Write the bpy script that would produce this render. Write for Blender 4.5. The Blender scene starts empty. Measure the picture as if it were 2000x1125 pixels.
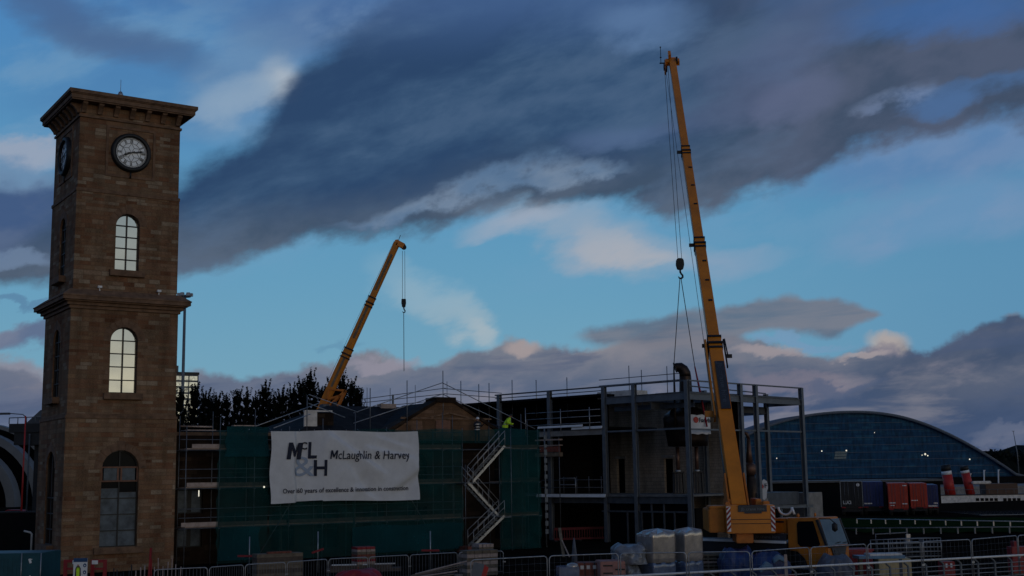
import bpy, bmesh, math, random
from mathutils import Vector, Matrix
random.seed(7)
R = math.radians
scn = bpy.context.scene
col = scn.collection

# ------------------------------------------------------------------ camera
F = 2400.0; ROLL = .0149; PT = math.atan(362 / 2400.); CH = 5.0
CAM = Vector((0, 0, CH))
FW = Vector((0, math.cos(PT), math.sin(PT))); UP0 = Vector((0, -math.sin(PT), math.cos(PT))); RT0 = Vector((1, 0, 0))
RT = math.cos(ROLL) * RT0 - math.sin(ROLL) * UP0
UP = math.cos(ROLL) * UP0 + math.sin(ROLL) * RT0
cd = bpy.data.cameras.new("camera"); cam = bpy.data.objects.new("camera", cd); col.objects.link(cam)
cd.sensor_width = 36; cd.lens = F / 2000 * 36; cd.clip_end = 6000; cd.clip_start = .5
m = Matrix((RT, UP, -FW)).transposed().to_4x4(); m.translation = CAM
cam.matrix_world = m
scn.camera = cam


def ray(x, y):
    d = FW * F + RT * (x - 1000) + UP * (562.5 - y)
    return d / d.y


def at(x, y, Y):
    return CAM + ray(x, y) * Y


# ------------------------------------------------------------------ colour management
scn.view_settings.view_transform = 'Standard'
scn.view_settings.look = 'None'
scn.view_settings.exposure = 0.0
scn.view_settings.gamma = 1.0


def s2l(*c):
    o = []
    for v in c:
        v /= 255.
        o.append(v / 12.92 if v <= .04045 else ((v + .055) / 1.055) ** 2.4)
    return tuple(o)


# ------------------------------------------------------------------ world: dusk sky with cloud banks (by compass direction)
SUN_AZ, SUN_EL = 156.0, 5.0          # compass bearing (0 = away from the camera, clockwise), low in the sky behind the viewer
world = bpy.data.worlds.new("World"); scn.world = world; world.use_nodes = True
NT = world.node_tree; NT.nodes.clear()


def N(t, **k):
    n = NT.nodes.new(t)
    for a, b in k.items(): setattr(n, a, b)
    return n


def put(sock, v):
    if isinstance(v, (int, float)): sock.default_value = v
    elif isinstance(v, tuple): sock.default_value = v if len(v) == len(sock.default_value) else v + (1.0,)
    else: NT.links.new(v, sock)


def M(op, a, b=0.0, c=0.0, clamp=False):
    n = N('ShaderNodeMath', operation=op, use_clamp=clamp)
    put(n.inputs[0], a); put(n.inputs[1], b); put(n.inputs[2], c)
    return n.outputs[0]


def add(a, b): return M('ADD', a, b)
def sub(a, b): return M('SUBTRACT', a, b)
def mul(a, b): return M('MULTIPLY', a, b)


def sst(x, a, b):
    n = N('ShaderNodeMapRange', interpolation_type='SMOOTHSTEP')
    put(n.inputs[0], x); n.inputs[1].default_value = a; n.inputs[2].default_value = b
    return n.outputs[0]


def mixc(f, a, b):
    n = N('ShaderNodeMix', data_type='RGBA')
    put(n.inputs[0], f); put(n.inputs[6], a); put(n.inputs[7], b)
    return n.outputs[2]


def az_el(px, py):
    d = ray(px, py)
    return math.degrees(math.atan2(d.x, d.y)), math.degrees(math.atan2(d.z, math.hypot(d.x, d.y)))


tc = N('ShaderNodeTexCoord'); DIR = tc.outputs['Generated']
sx = N('ShaderNodeSeparateXYZ'); put(sx.inputs[0], DIR)
DX, DY, DZ = sx.outputs
AZ = mul(M('ARCTAN2', DX, DY), 57.29578)
EL = mul(M('ARCSINE', M('MINIMUM', M('MAXIMUM', DZ, -1.0), 1.0)), 57.29578)


def noise(scale, detail, stretch=2.0, off=0.0, rough=.55, shear=.25, dist=0.0):
    cb = N('ShaderNodeCombineXYZ')
    put(cb.inputs[0], add(DX, off)); put(cb.inputs[1], DY)
    put(cb.inputs[2], mul(sub(DZ, mul(DX, shear)), stretch))
    n = N('ShaderNodeTexNoise'); put(n.inputs['Vector'], cb.outputs[0])
    n.inputs['Scale'].default_value = scale; n.inputs['Detail'].default_value = detail
    n.inputs['Roughness'].default_value = rough; n.inputs['Distortion'].default_value = dist
    return sub(n.outputs[0], .5)


n_big = noise(5, 5, 1.8, 0, .5)
n_mid = noise(13, 6, 1.7, 3.1, .55)
n_fine = noise(34, 6, 1.6, 7.7, .6, .15)
n_wisp = noise(9, 7, 2.6, 11.3, .58, .25, .15)
n_strat = noise(8, 6, 5.0, 21.0, .58, .06, .3)
n_puff = noise(30, 5, 1.0, 5.2, .55, 0)
ELw = add(EL, add(mul(n_mid, 3.4), mul(n_fine, 1.1)))
AZw = add(AZ, add(mul(n_mid, 3.0), mul(n_fine, 1.6)))
ELs = add(EL, add(mul(n_wisp, 3.2), mul(n_mid, 2.0)))
AZs = add(AZ, add(mul(n_big, 5.0), mul(n_mid, 3.0)))
ELp = add(EL, add(mul(n_puff, 1.7), mul(n_mid, 1.2)))


def curve(az, pts):
    """elevation (degrees) along a cloud edge as a function of bearing"""
    q = sorted(az_el(*p) for p in pts)
    n = N('ShaderNodeFloatCurve')
    c = n.mapping.curves[0]
    n.mapping.use_clip = False
    nx = lambda a: (a + 32) / 64.
    ny = lambda e: (e + 5) / 45.
    while len(c.points) < len(q): c.points.new(.5, .5)
    for pt, (a, e) in zip(c.points, q):
        pt.location = (nx(a), ny(e)); pt.handle_type = 'AUTO_CLAMPED'
    n.mapping.update()
    put(n.inputs['Value'], M('DIVIDE', add(az, 32.0), 64.0, clamp=True))
    return sub(mul(n.outputs[0], 45.0), 5.0)


def band(upper, lower, su, sl, el=None):
    el = ELw if el is None else el
    o = 1.0
    if lower: o = sst(sub(el, curve(AZ, lower)), -sl, sl)
    if upper: o = mul(o, sst(sub(curve(AZ, upper), el), -su, su))
    return o


def blob(cx, cy, rx, ry, ang=0.0, inner=.1, az=None, el=None):
    a0, e0 = az_el(cx, cy)
    k = 57.29578 / F
    dx = M('DIVIDE', sub(AZw if az is None else az, a0), k); dy = M('DIVIDE', sub(ELw if el is None else el, e0), k)
    ca, sa = math.cos(R(ang)), math.sin(R(ang))
    u = M('DIVIDE', add(mul(dx, ca), mul(dy, sa)), rx)
    v = M('DIVIDE', sub(mul(dy, ca), mul(dx, sa)), ry)
    return sst(add(mul(u, u), mul(v, v)), 1.0, inner)


# clear sky: physical twilight-ish sky, graded towards the deep blue of the evening
nis = N('ShaderNodeTexSky'); nis.sky_type = 'NISHITA'; nis.sun_disc = False
nis.sun_elevation = R(SUN_EL); nis.sun_rotation = R(SUN_AZ)
nis.air_density = 1.3; nis.dust_density = .4; nis.ozone_density = 2.0
nsc = N('ShaderNodeVectorMath', operation='MULTIPLY'); put(nsc.inputs[0], nis.outputs[0]); nsc.inputs[1].default_value = (.10, .10, .10)
lowb = mixc(sst(EL, 1.0, 12.0), s2l(110, 164, 192), s2l(90, 153, 192))
clear = mixc(sst(EL, 9.0, 24.0), lowb, s2l(66, 128, 190))
clear = mixc(sst(AZ, 4, 24), clear, mixc(sst(EL, 8, 24), s2l(86, 144, 184), s2l(46, 100, 168)))
sky = mixc(.12, clear, nsc.outputs[0])


def over(f, c, k=1.0):
    global sky
    sky = mixc(mul(f, k) if k != 1.0 else f, sky, c)


def two(a, b, n, lo=-.12, hi=.12): return mixc(sst(n, lo, hi), a, b)


# high thin veils
over(mul(sst(n_wisp, -.02, .16), sst(EL, 6, 16)), s2l(120, 156, 188), .45)
over(blob(1830, 290, 330, 90, 10), two(s2l(92, 128, 172), s2l(112, 138, 176), n_mid), .75)
over(blob(1850, 420, 300, 80, 6, -.3, AZs, ELs), two(s2l(108, 146, 184), s2l(128, 150, 184), n_mid), .75)
over(blob(330, 130, 380, 190, 15), two(s2l(72, 114, 162), s2l(98, 140, 178), n_wisp), .42)
over(blob(90, 15, 300, 70, -8, -.2, AZs, ELs), s2l(72, 98, 138), .85)
over(blob(270, 95, 190, 60, -12, -.2, AZs, ELs), s2l(74, 102, 142), .8)
over(blob(490, 150, 190, 120, 35, -.2, AZs, ELs), two(s2l(104, 136, 172), s2l(126, 152, 180), n_mid), .7)
over(blob(690, 40, 260, 95, 6, -.2, AZs, ELs), two(s2l(74, 104, 146), s2l(92, 120, 158), n_mid), .85)
over(blob(535, 162, 95, 62, 48, -.25, AZs, ELs), s2l(160, 174, 188), .8)
over(blob(550, 170, 60, 45, 50, -.2, AZs, ELs), s2l(182, 190, 198), .5)
over(blob(455, 190, 100, 50, 20, -.2, AZs, ELs), s2l(140, 164, 188), .8)
# great dark cloud across the sky
A = band([(-400, 330), (345, 345), (400, 300), (470, 270), (535, 215), (575, 150), (610, 102), (650, 82), (720, 40), (800, -60), (1500, -300), (2400, -300)],
         [(-400, 560), (345, 528), (430, 510), (560, 482), (650, 472), (780, 458), (860, 446), (920, 428), (1000, 424), (1060, 405), (1150, 398),
          (1260, 414), (1330, 408), (1400, 390), (1500, 366), (1590, 346), (1640, 312), (1700, 282), (1800, 256), (1900, 238), (2000, 226), (2400, 180)], .95, .52)
hgt = sub(ELw, curve(AZ, [(0, 480), (345, 440), (780, 400), (1000, 340), (1260, 330), (1500, 290), (1700, 235), (2000, 190), (2400, 140)]))
bodyc = mixc(sst(hgt, -1.5, 1.8), two(s2l(62, 78, 100), s2l(84, 96, 114), n_mid), two(s2l(42, 66, 100), s2l(56, 82, 114), n_wisp))
bodyc = mixc(sst(AZ, 6, 15), bodyc, two(s2l(62, 76, 98), s2l(78, 88, 110), n_mid))
bodyc = mixc(mul(sst(n_wisp, .02, .22), .35), bodyc, s2l(88, 110, 140))
over(A, bodyc, .97)
# mottled paler top
over(mul(sst(EL, 18.5, 22.5), sst(n_big, -.06, .12)), s2l(74, 104, 152), .6)
over(blob(1265, 40, 130, 60, 0, -.3, AZs, ELs), s2l(96, 126, 166), .7)
over(mul(blob(700, 25, 130, 40, 0, -.3, AZs, ELs), sst(n_mid, -.1, .12)), s2l(112, 140, 174), .6)
over(blob(1860, 20, 270, 60, 0, -.3, AZs, ELs), s2l(62, 106, 166), .8)
over(blob(1540, 90, 200, 80, 10, -.3, AZs, ELs), s2l(84, 100, 134), .7)
# lighter slot between the two dark bands
G = band([(400, 560), (640, 455), (720, 432), (800, 388), (900, 352), (1000, 326), (1100, 312), (1200, 322), (1270, 350), (1500, 500)],
         [(400, 500), (640, 452), (760, 452), (820, 418), (900, 398), (1000, 384), (1060, 372), (1150, 348), (1250, 326), (1500, 300)], .35, .25)
over(mul(G, sst(n_fine, -.3, .0)), two(s2l(98, 128, 162), s2l(128, 148, 172), n_mid), .66)
over(blob(1230, 265, 170, 46, 8, -.3, AZs, ELs), s2l(86, 108, 144), .7)
over(blob(1480, 190, 220, 60, 14, -.3, AZs, ELs), s2l(84, 94, 124), .6)
# bright slot right
over(mul(blob(1910, 170, 240, 34, 5, 0), sst(n_mid, -.2, .1)), s2l(72, 114, 166), .6)
over(mul(blob(1740, 198, 110, 22, 12, 0), sst(n_fine, -.16, .14)), s2l(134, 150, 182), .34)
over(mul(blob(1790, 180, 70, 26, 20, 0), sst(n_fine, -.1, .2)), s2l(128, 148, 182), .4)
over(blob(1560, 190, 130, 50, 18), s2l(96, 106, 136), .55)
# warm lit shreds below the band
over(blob(1170, 462, 320, 66, -14, -.35, AZs, ELs), two(s2l(146, 164, 184), s2l(160, 168, 182), n_mid), .85)
over(blob(1010, 440, 150, 36, 10, -.25, AZs, ELs), s2l(156, 168, 186), .85)
over(mul(blob(1230, 480, 150, 34, -16, -.2, AZs, ELs), sst(n_wisp, -.15, .12)), s2l(174, 174, 180), .7)
over(blob(1400, 515, 170, 34, 8, -.3, AZs, ELs), s2l(134, 158, 184), .8)
over(blob(885, 615, 150, 46, -34, -.3, AZs, ELs), s2l(150, 174, 188), .95)
over(blob(925, 645, 60, 24, -22, -.2, AZs, ELs), s2l(166, 180, 188), .7)
over(blob(815, 560, 120, 50, -20, -.3, AZs, ELs), s2l(134, 170, 192), .7)
over(blob(660, 682, 60, 10, 8), s2l(96, 142, 172), .6)
# left of the tower
over(blob(30, 302, 120, 36, 0), s2l(150, 162, 182), .9)
over(blob(30, 350, 110, 40, 0), s2l(112, 140, 172), .7)
over(blob(10, 425, 130, 62, 20), two(s2l(66, 90, 130), s2l(86, 104, 136), n_mid), .9)
over(blob(50, 490, 80, 26, 0), s2l(116, 138, 168), .6)
over(blob(20, 600, 90, 12, 0), s2l(86, 124, 158), .7)
over(blob(20, 662, 130, 32, 4), two(s2l(92, 104, 134), s2l(116, 120, 142), n_mid), .9)
over(blob(20, 745, 150, 45, -6), two(s2l(134, 132, 146), s2l(150, 146, 156), n_mid), .9)
# cumulus bank along the horizon, with an upper tongue
H = band([(-400, 742), (0, 722), (90, 740), (345, 735), (500, 738), (600, 722), (700, 700), (760, 698), (850, 712), (930, 692), (1000, 668), (1060, 682), (1150, 672), (1240, 664),
          (1330, 640), (1420, 660), (1500, 678), (1600, 690), (1680, 690), (1740, 668), (1800, 690), (1850, 664), (1920, 640), (2000, 622), (2400, 600)], None, .22, 0, ELp)
hh = sub(curve(AZ, [(-400, 760), (345, 752), (700, 730), (1000, 700), (1400, 690), (1700, 710), (2000, 650), (2400, 650)]), ELp)
bank = mixc(sst(hh, -1.0, 1.8), two(s2l(114, 120, 134), s2l(140, 136, 142), n_mid), two(s2l(78, 92, 112), s2l(104, 110, 124), n_mid))
bank = mixc(sst(EL, 6.5, 2.5), bank, mixc(sst(AZ, -6, 18), s2l(94, 104, 130), s2l(62, 78, 110)))
dark_r = mul(sst(AZ, 14.0, 18.5), sst(EL, 1.0, 4.0))
bank = mixc(mul(dark_r, .9), bank, two(s2l(62, 76, 102), s2l(86, 94, 114), n_mid))
bank = mixc(mul(sst(n_strat, .0, .16), .6), bank, s2l(128, 126, 136))
bank = mixc(mul(sst(n_strat, -.02, -.16), .6), bank, s2l(70, 84, 114))
bank = mixc(mul(sst(n_wisp, .06, .22), .4), bank, s2l(152, 144, 152))
over(H, bank, .97)
T2 = band([(1000, 720), (1110, 664), (1180, 642), (1260, 632), (1330, 616), (1400, 600), (1480, 588), (1580, 582), (1680, 590), (1725, 612), (1800, 690)],
          [(1000, 640), (1110, 654), (1180, 668), (1400, 690), (1480, 650), (1600, 652), (1690, 628), (1725, 608), (1800, 560)], .22, .25,
          add(EL, add(mul(n_puff, 1.1), mul(n_mid, .8))))
over(T2, two(s2l(92, 106, 126), s2l(118, 120, 132), n_strat), .9)
over(blob(1560, 664, 130, 12, -4, .0), s2l(116, 150, 182), .75)
over(blob(1500, 690, 110, 15, 6), s2l(160, 150, 154), .7)
over(blob(1735, 672, 50, 25, -8, -.15, AZ, ELp), two(s2l(170, 162, 160), s2l(220, 206, 180), n_puff), 1.0)
over(blob(1722, 690, 52, 16, -6, -.2, AZ, ELp), two(s2l(128, 124, 138), s2l(176, 164, 160), n_puff), .85)
over(blob(1690, 690, 60, 12, 5), s2l(166, 156, 158), .7)
over(blob(1020, 684, 46, 17, 0, .1, AZ, ELp), s2l(164, 152, 152), .8)
over(blob(745, 712, 90, 18, 0), s2l(146, 142, 156), .7)
over(blob(1560, 740, 150, 26, -3), s2l(126, 120, 134), .6)
over(blob(1640, 752, 90, 13, -5), s2l(78, 92, 120), .7)
over(blob(1970, 850, 90, 14, 5), s2l(104, 112, 134), .6)
# the rest of the sky, behind and above the viewer: broken cloud and the glow of the sunset
other = mixc(sst(n_big, -.08, .10), s2l(88, 118, 156), s2l(62, 72, 98))
other = mixc(sst(EL, 30, 60), other, s2l(50, 66, 98))
sd = Vector((math.sin(R(134)), math.cos(R(134)), 0))
dotv = add(mul(DX, sd.x), mul(DY, sd.y))
glow = mul(sst(dotv, .25, 1.0), sst(EL, 38, 2))
sky = mixc(mul(sst(M('ABSOLUTE', AZ), 34, 62), 1.0), sky, other)
sky = mixc(M('MAXIMUM', sst(EL, 34, 48), 0.0), sky, other)
gcol = mixc(sst(EL, 8, 14), mixc(sst(EL, 2.5, 7.5), (1.0, .93, .74), (.64, .68, .66)), (.44, .55, .62))
gcol = mixc(mul(sst(n_strat, .02, -.16), .45), gcol, (.26, .30, .36))
sky = mixc(glow, sky, gcol)
sky = mixc(sst(EL, .0, -2.0), sky, (.02, .022, .025))
bg = N('ShaderNodeBackground'); put(bg.inputs[0], sky); bg.inputs[1].default_value = 1.0
wo = N('ShaderNodeOutputWorld'); NT.links.new(bg.outputs[0], wo.inputs[0])

# ------------------------------------------------------------------ the one sun, almost set, behind the viewer's right shoulder
sl = bpy.data.lights.new("sun", 'SUN'); so = bpy.data.objects.new("sun", sl); col.objects.link(so)
sl.energy = .10; sl.color = (1.0, .66, .36); sl.angle = R(12)
sv = Vector((math.sin(R(SUN_AZ)) * math.cos(R(SUN_EL)), math.cos(R(SUN_AZ)) * math.cos(R(SUN_EL)), math.sin(R(SUN_EL))))
so.rotation_euler = sv.to_track_quat('Z', 'Y').to_euler(); so.location = sv * 300


# ================================================================== materials
def mat(name, c, rough=.7, metal=0.0, var=.25, scale=3.0, bump=0.0, c2=None, emit=None, estr=1.0, spec=.4, coord='Object'):
    m = bpy.data.materials.new(name); m.use_nodes = True
    t = m.node_tree; b = t.nodes['Principled BSDF']
    b.inputs['Roughness'].default_value = rough; b.inputs['Metallic'].default_value = metal
    b.inputs['Specular IOR Level'].default_value = spec
    if emit:
        b.inputs['Emission Color'].default_value = emit + (1,); b.inputs['Emission Strength'].default_value = estr
    if var:
        tcn = t.nodes.new('ShaderNodeTexCoord'); nn = t.nodes.new('ShaderNodeTexNoise'); nn.inputs['Scale'].default_value = scale
        nn.inputs['Detail'].default_value = 6; nn.inputs['Roughness'].default_value = .65
        t.links.new(tcn.outputs[coord], nn.inputs['Vector'])
        mr = t.nodes.new('ShaderNodeMapRange'); mr.inputs[1].default_value = .32; mr.inputs[2].default_value = .68
        t.links.new(nn.outputs[0], mr.inputs[0])
        mx = t.nodes.new('ShaderNodeMix'); mx.data_type = 'RGBA'
        t.links.new(mr.outputs[0], mx.inputs[0])
        mx.inputs[6].default_value = tuple(v * (1 - var) for v in c) + (1,)
        mx.inputs[7].default_value = (tuple(c2) if c2 else tuple(min(1, v * (1 + var)) for v in c)) + (1,)
        t.links.new(mx.outputs[2], b.inputs['Base Color'])
        if bump:
            bp = t.nodes.new('ShaderNodeBump'); bp.inputs['Strength'].default_value = bump; bp.inputs['Distance'].default_value = .05
            t.links.new(nn.outputs[0], bp.inputs['Height']); t.links.new(bp.outputs[0], b.inputs['Normal'])
    else:
        b.inputs['Base Color'].default_value = c + (1,)
    return m


def stone_mat(name, cols, mortar, bw, bh, patch=None, bump=.3, rough=.85, stain=.5, patch_amt=.78):
    """coursed masonry: every stone its own tone, courses by local height"""
    m = bpy.data.materials.new(name); m.use_nodes = True
    t = m.node_tree; b = t.nodes['Principled BSDF']; b.inputs['Roughness'].default_value = rough; b.inputs['Specular IOR Level'].default_value = .08
    L = t.links.new
    tcn = t.nodes.new('ShaderNodeTexCoord'); g = t.nodes.new('ShaderNodeSeparateXYZ'); L(tcn.outputs['Object'], g.inputs[0])
    nr = t.nodes.new('ShaderNodeSeparateXYZ'); L(tcn.outputs['Normal'], nr.inputs[0])

    def mm(op, a, bb=0.0):
        n = t.nodes.new('ShaderNodeMath'); n.operation = op
        for s, v in zip(n.inputs, (a, bb)):
            if isinstance(v, (int, float)): s.default_value = v
            else: L(v, s)
        return n.outputs[0]
    side = mm('GREATER_THAN', mm('ABSOLUTE', nr.outputs[0]), .7)
    u = mm('ADD', mm('MULTIPLY', g.outputs[1], side), mm('MULTIPLY', g.outputs[0], mm('SUBTRACT', 1.0, side)))
    zc = mm('ADD', g.outputs[2], 0.0)
    # uneven course heights
    zz = mm('ADD', zc, mm('MULTIPLY', mm('SINE', mm('MULTIPLY', zc, 2.1)), .12))
    cb = t.nodes.new('ShaderNodeCombineXYZ'); L(u, cb.inputs[0]); L(zz, cb.inputs[1])
    br = t.nodes.new('ShaderNodeTexBrick'); L(cb.outputs[0], br.inputs['Vector'])
    br.inputs['Scale'].default_value = 1; br.inputs['Brick Width'].default_value = bw; br.inputs['Row Height'].default_value = bh
    br.inputs['Mortar Size'].default_value = .012; br.inputs['Mortar Smooth'].default_value = .6; br.inputs['Bias'].default_value = 0
    br.inputs['Color1'].default_value = (0, 0, 0, 1); br.inputs['Color2'].default_value = (1, 1, 1, 1); br.inputs['Mortar'].default_value = (.5, .5, .5, 1)
    br.offset_frequency = 2; br.offset = .37; br.squash = 1.6; br.squash_frequency = 3
    rp = t.nodes.new('ShaderNodeValToRGB'); rp.color_ramp.interpolation = 'LINEAR'
    e = rp.color_ramp.elements
    pos = [i / (len(cols) - 1) * (patch_amt if patch else 1.0) for i in range(len(cols))]
    e[0].position = pos[0]; e[0].color = cols[0] + (1,); e[1].position = pos[-1]; e[1].color = cols[-1] + (1,)
    for p, c in list(zip(pos, cols))[1:-1]:
        q = e.new(p); q.color = c + (1,)
    if patch:
        q = e.new(.93); q.color = patch + (1,)
    L(br.outputs['Color'], rp.inputs[0])
    nn = t.nodes.new('ShaderNodeTexNoise'); nn.inputs['Scale'].default_value = 1.1; nn.inputs['Detail'].default_value = 7
    sc_ = t.nodes.new('ShaderNodeVectorMath'); sc_.operation = 'MULTIPLY'; sc_.inputs[1].default_value = (1.3, 1.3, .3); L(tcn.outputs['Object'], sc_.inputs[0]); L(sc_.outputs[0], nn.inputs['Vector'])
    n2 = t.nodes.new('ShaderNodeTexNoise'); n2.inputs['Scale'].default_value = 14; n2.inputs['Detail'].default_value = 4; L(tcn.outputs['Object'], n2.inputs['Vector'])
    mr = t.nodes.new('ShaderNodeMapRange'); mr.inputs[1].default_value = .3; mr.inputs[2].default_value = .7; mr.inputs[3].default_value = 1 - stain; mr.inputs[4].default_value = 1 + stain * .6
    L(mm('ADD', mm('MULTIPLY', nn.outputs[0], .6), mm('MULTIPLY', n2.outputs[0], .4)), mr.inputs[0])
    vm = t.nodes.new('ShaderNodeVectorMath'); vm.operation = 'SCALE'; L(rp.outputs[0], vm.inputs[0]); L(mr.outputs[0], vm.inputs['Scale'])
    mx = t.nodes.new('ShaderNodeMix'); mx.data_type = 'RGBA'; L(br.outputs['Fac'], mx.inputs[0]); L(vm.outputs[0], mx.inputs[6]); mx.inputs[7].default_value = mortar + (1,)
    L(mx.outputs[2], b.inputs['Base Color'])
    bp = t.nodes.new('ShaderNodeBump'); bp.inputs['Strength'].default_value = bump; bp.inputs['Distance'].default_value = .03
    hh_ = mm('SUBTRACT', mm('MULTIPLY', n2.outputs[0], .5), br.outputs['Fac']); L(hh_, bp.inputs['Height']); L(bp.outputs[0], b.inputs['Normal'])
    return m


def net_mat(name, c, op):
    m = bpy.data.materials.new(name); m.use_nodes = True
    t = m.node_tree; L = t.links.new; b = t.nodes['Principled BSDF']; o = t.nodes['Material Output']
    b.inputs['Roughness'].default_value = .8; b.inputs['Specular IOR Level'].default_value = .1
    tcn = t.nodes.new('ShaderNodeTexCoord'); nn = t.nodes.new('ShaderNodeTexNoise'); nn.inputs['Scale'].default_value = .6; nn.inputs['Detail'].default_value = 5
    L(tcn.outputs['Object'], nn.inputs['Vector'])
    mx = t.nodes.new('ShaderNodeMix'); mx.data_type = 'RGBA'; L(nn.outputs[0], mx.inputs[0])
    mx.inputs[6].default_value = tuple(v * .5 for v in c) + (1,); mx.inputs[7].default_value = tuple(v * 1.5 for v in c) + (1,)
    L(mx.outputs[2], b.inputs['Base Color'])
    tr = t.nodes.new('ShaderNodeBsdfTransparent'); ms = t.nodes.new('ShaderNodeMixShader')
    mr = t.nodes.new('ShaderNodeMapRange'); mr.inputs[1].default_value = .25; mr.inputs[2].default_value = .75; mr.inputs[3].default_value = op - .12; mr.inputs[4].default_value = op + .12
    n2 = t.nodes.new('ShaderNodeTexNoise'); n2.inputs['Scale'].default_value = 1.3; n2.inputs['Detail'].default_value = 4; L(tcn.outputs['Object'], n2.inputs['Vector'])
    L(n2.outputs[0], mr.inputs[0]); L(mr.outputs[0], ms.inputs[0]); L(tr.outputs[0], ms.inputs[1]); L(b.outputs[0], ms.inputs[2]); L(ms.outputs[0], o.inputs[0])
    return m


MT = {}
MT['stone'] = stone_mat('sandstone', [(.155, .070, .038), (.245, .150, .086), (.20, .095, .052), (.265, .172, .108), (.185, .118, .072), (.23, .122, .070)], (.155, .10, .065), .62, .21, (.30, .22, .15), bump=.6, stain=.6, patch_amt=.88)
MT['stone_darkened'] = stone_mat('darkened_sandstone', [(.018, .012, .009), (.034, .022, .015), (.026, .016, .011)], (.018, .012, .009), .9, .3, (.05, .034, .024))  # shade behind the scaffold put into the colour; coping and chimney share it
MT['stone_trim'] = mat('sandstone_trim', (.16, .092, .055), .85, var=.4, scale=2.5, bump=.3)
MT['stone_old'] = stone_mat('old_sandstone', [(.10, .055, .032), (.17, .095, .055), (.14, .08, .045)], (.08, .05, .032), .9, .3, (.22, .13, .085))
MT['block'] = stone_mat('concrete_block', [(.27, .22, .175), (.34, .285, .23), (.29, .24, .195)], (.09, .08, .07), .45, .225, None, .2, stain=.55)
MT['slate'] = stone_mat('roof_slate', [(.012, .012, .014), (.024, .024, .027), (.018, .018, .02)], (.012, .012, .014), .4, .18, None, .3)
MT['glass_sky'] = mat('reflective_window_glass', (.50, .50, .46), .04, .95, var=.05, scale=1.2)
MT['glass_grey'] = mat('grey_window_glass', (.085, .105, .125), .3, 0, var=.45, scale=1.8, spec=.2)
MT['glass_dark'] = mat('dark_window_glass', (.006, .007, .009), .1, 0, var=0, spec=.04)
MT['frame_black'] = mat('black_window_frame', (.012, .012, .013), .5, var=.2)
MT['wood_red'] = mat('red_brown_timber', (.17, .075, .045), .6, var=.3, scale=5)
MT['clock_face'] = mat('clock_dial', (.86, .88, .90), .25, var=.04, scale=4)
MT['clock_iron'] = mat('clock_iron', (.010, .010, .011), .5, var=.2)
MT['steel'] = mat('primed_steel', (.125, .14, .16), .55, .2, var=.2, scale=2)
MT['steel_dark'] = mat('dark_steel', (.07, .08, .095), .55, .2, var=.25, scale=2)
MT['galv'] = mat('galvanised_tube', (.33, .34, .36), .4, .6, var=.3, scale=6)
MT['galv_dark'] = mat('weathered_tube', (.14, .15, .17), .5, .5, var=.35, scale=6)
MT['alu'] = mat('aluminium', (.40, .38, .36), .36, .6, var=.15, scale=4)
MT['board'] = mat('scaffold_board', (.38, .29, .25), .8, var=.3, scale=3)
MT['board_white'] = mat('pale_board', (.62, .58, .54), .7, var=.25, scale=2)
MT['net'] = net_mat('green_debris_net', (.008, .070, .070), .43)
MT['net_top'] = net_mat('dense_debris_net', (.004, .050, .058), .82)
MT['black'] = mat('matt_black', (.006, .006, .007), .8, var=.3, spec=.1)
MT['deck'] = mat('concrete_deck', (.14, .14, .14), .85, var=.3, scale=1.5)
MT['yellow'] = mat('crane_yellow', (.62, .19, .004), .42, 0, var=.2, scale=.7, spec=.5)
MT['yellow2'] = mat('crane_yellow_faded', (.50, .17, .01), .5, 0, var=.22, scale=.6, spec=.4)
MT['orange'] = mat('crane_orange', (.50, .15, .015), .5, var=.25, scale=2)
MT['crane_shade'] = mat('crane_yellow_shaded', (.46, .145, .006), .5, 0, var=.25, scale=1.2)  # same yellow darkened, putting the shade on cab and housings into the colour
MT['crane_grey'] = mat('crane_dark_grey', (.035, .038, .045), .5, var=.25)
MT['chassis'] = mat('chassis_black', (.012, .012, .014), .6, var=.3)
MT['rubber'] = mat('tyre_rubber', (.014, .014, .015), .85, var=.2)
MT['white'] = mat('white_paint', (.72, .72, .72), .5, var=.08)
MT['red'] = mat('red_paint', (.42, .025, .02), .5, var=.2)
MT['dkred'] = mat('dark_red', (.25, .012, .018), .6, var=.2)
MT['rope'] = mat('wire_rope', (.04, .042, .05), .6, .3, var=0)
MT['sling'] = mat('red_web_sling', (.25, .012, .03), .8, var=.2)
MT['still'] = mat('dark_still_copper', (.035, .024, .02), .42, .75, var=.35, scale=2)
MT['copper'] = mat('copper', (.15, .085, .065), .5, .7, var=.25, scale=3)
MT['banner'] = mat('banner_cloth', (.62, .62, .64), .8, var=.07, scale=2, spec=.1)
MT['ink'] = mat('dark_blue_ink', (.012, .016, .035), .8, var=0)
MT['ink_pale'] = mat('pale_blue_ink', (.30, .36, .46), .8, var=0)
MT['ground'] = mat('muddy_ground', (.012, .010, .008), .95, var=.5, scale=.35, bump=.6, spec=.0)
MT['asphalt'] = mat('asphalt', (.035, .035, .037), .9, var=.25, scale=1.5)
MT['grass'] = mat('grass', (.012, .027, .009), .95, var=.5, scale=1.2, bump=.5, spec=.0)
MT['water'] = mat('river_water', (.03, .04, .05), .1, 0, var=.2, scale=.6, bump=.05)
MT['leaf'] = mat('pine_needles', (.010, .014, .011), .85, var=.5, scale=1.5, spec=.1)
MT['bark'] = mat('bark', (.03, .022, .016), .9, var=.3)
MT['dome_glass'] = stone_mat('glass_wall_panels', [(.008, .048, .11), (.010, .064, .145), (.009, .055, .125), (.012, .072, .155)], (.0095, .055, .12), 3.0, .62, (.02, .10, .18), .02, .5, .75, .95)  # blue sky reflection put into the base colour, mottled by noise
MT['dome_rim'] = mat('titanium_rim', (.11, .14, .19), .6, .2, var=.2)
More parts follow.
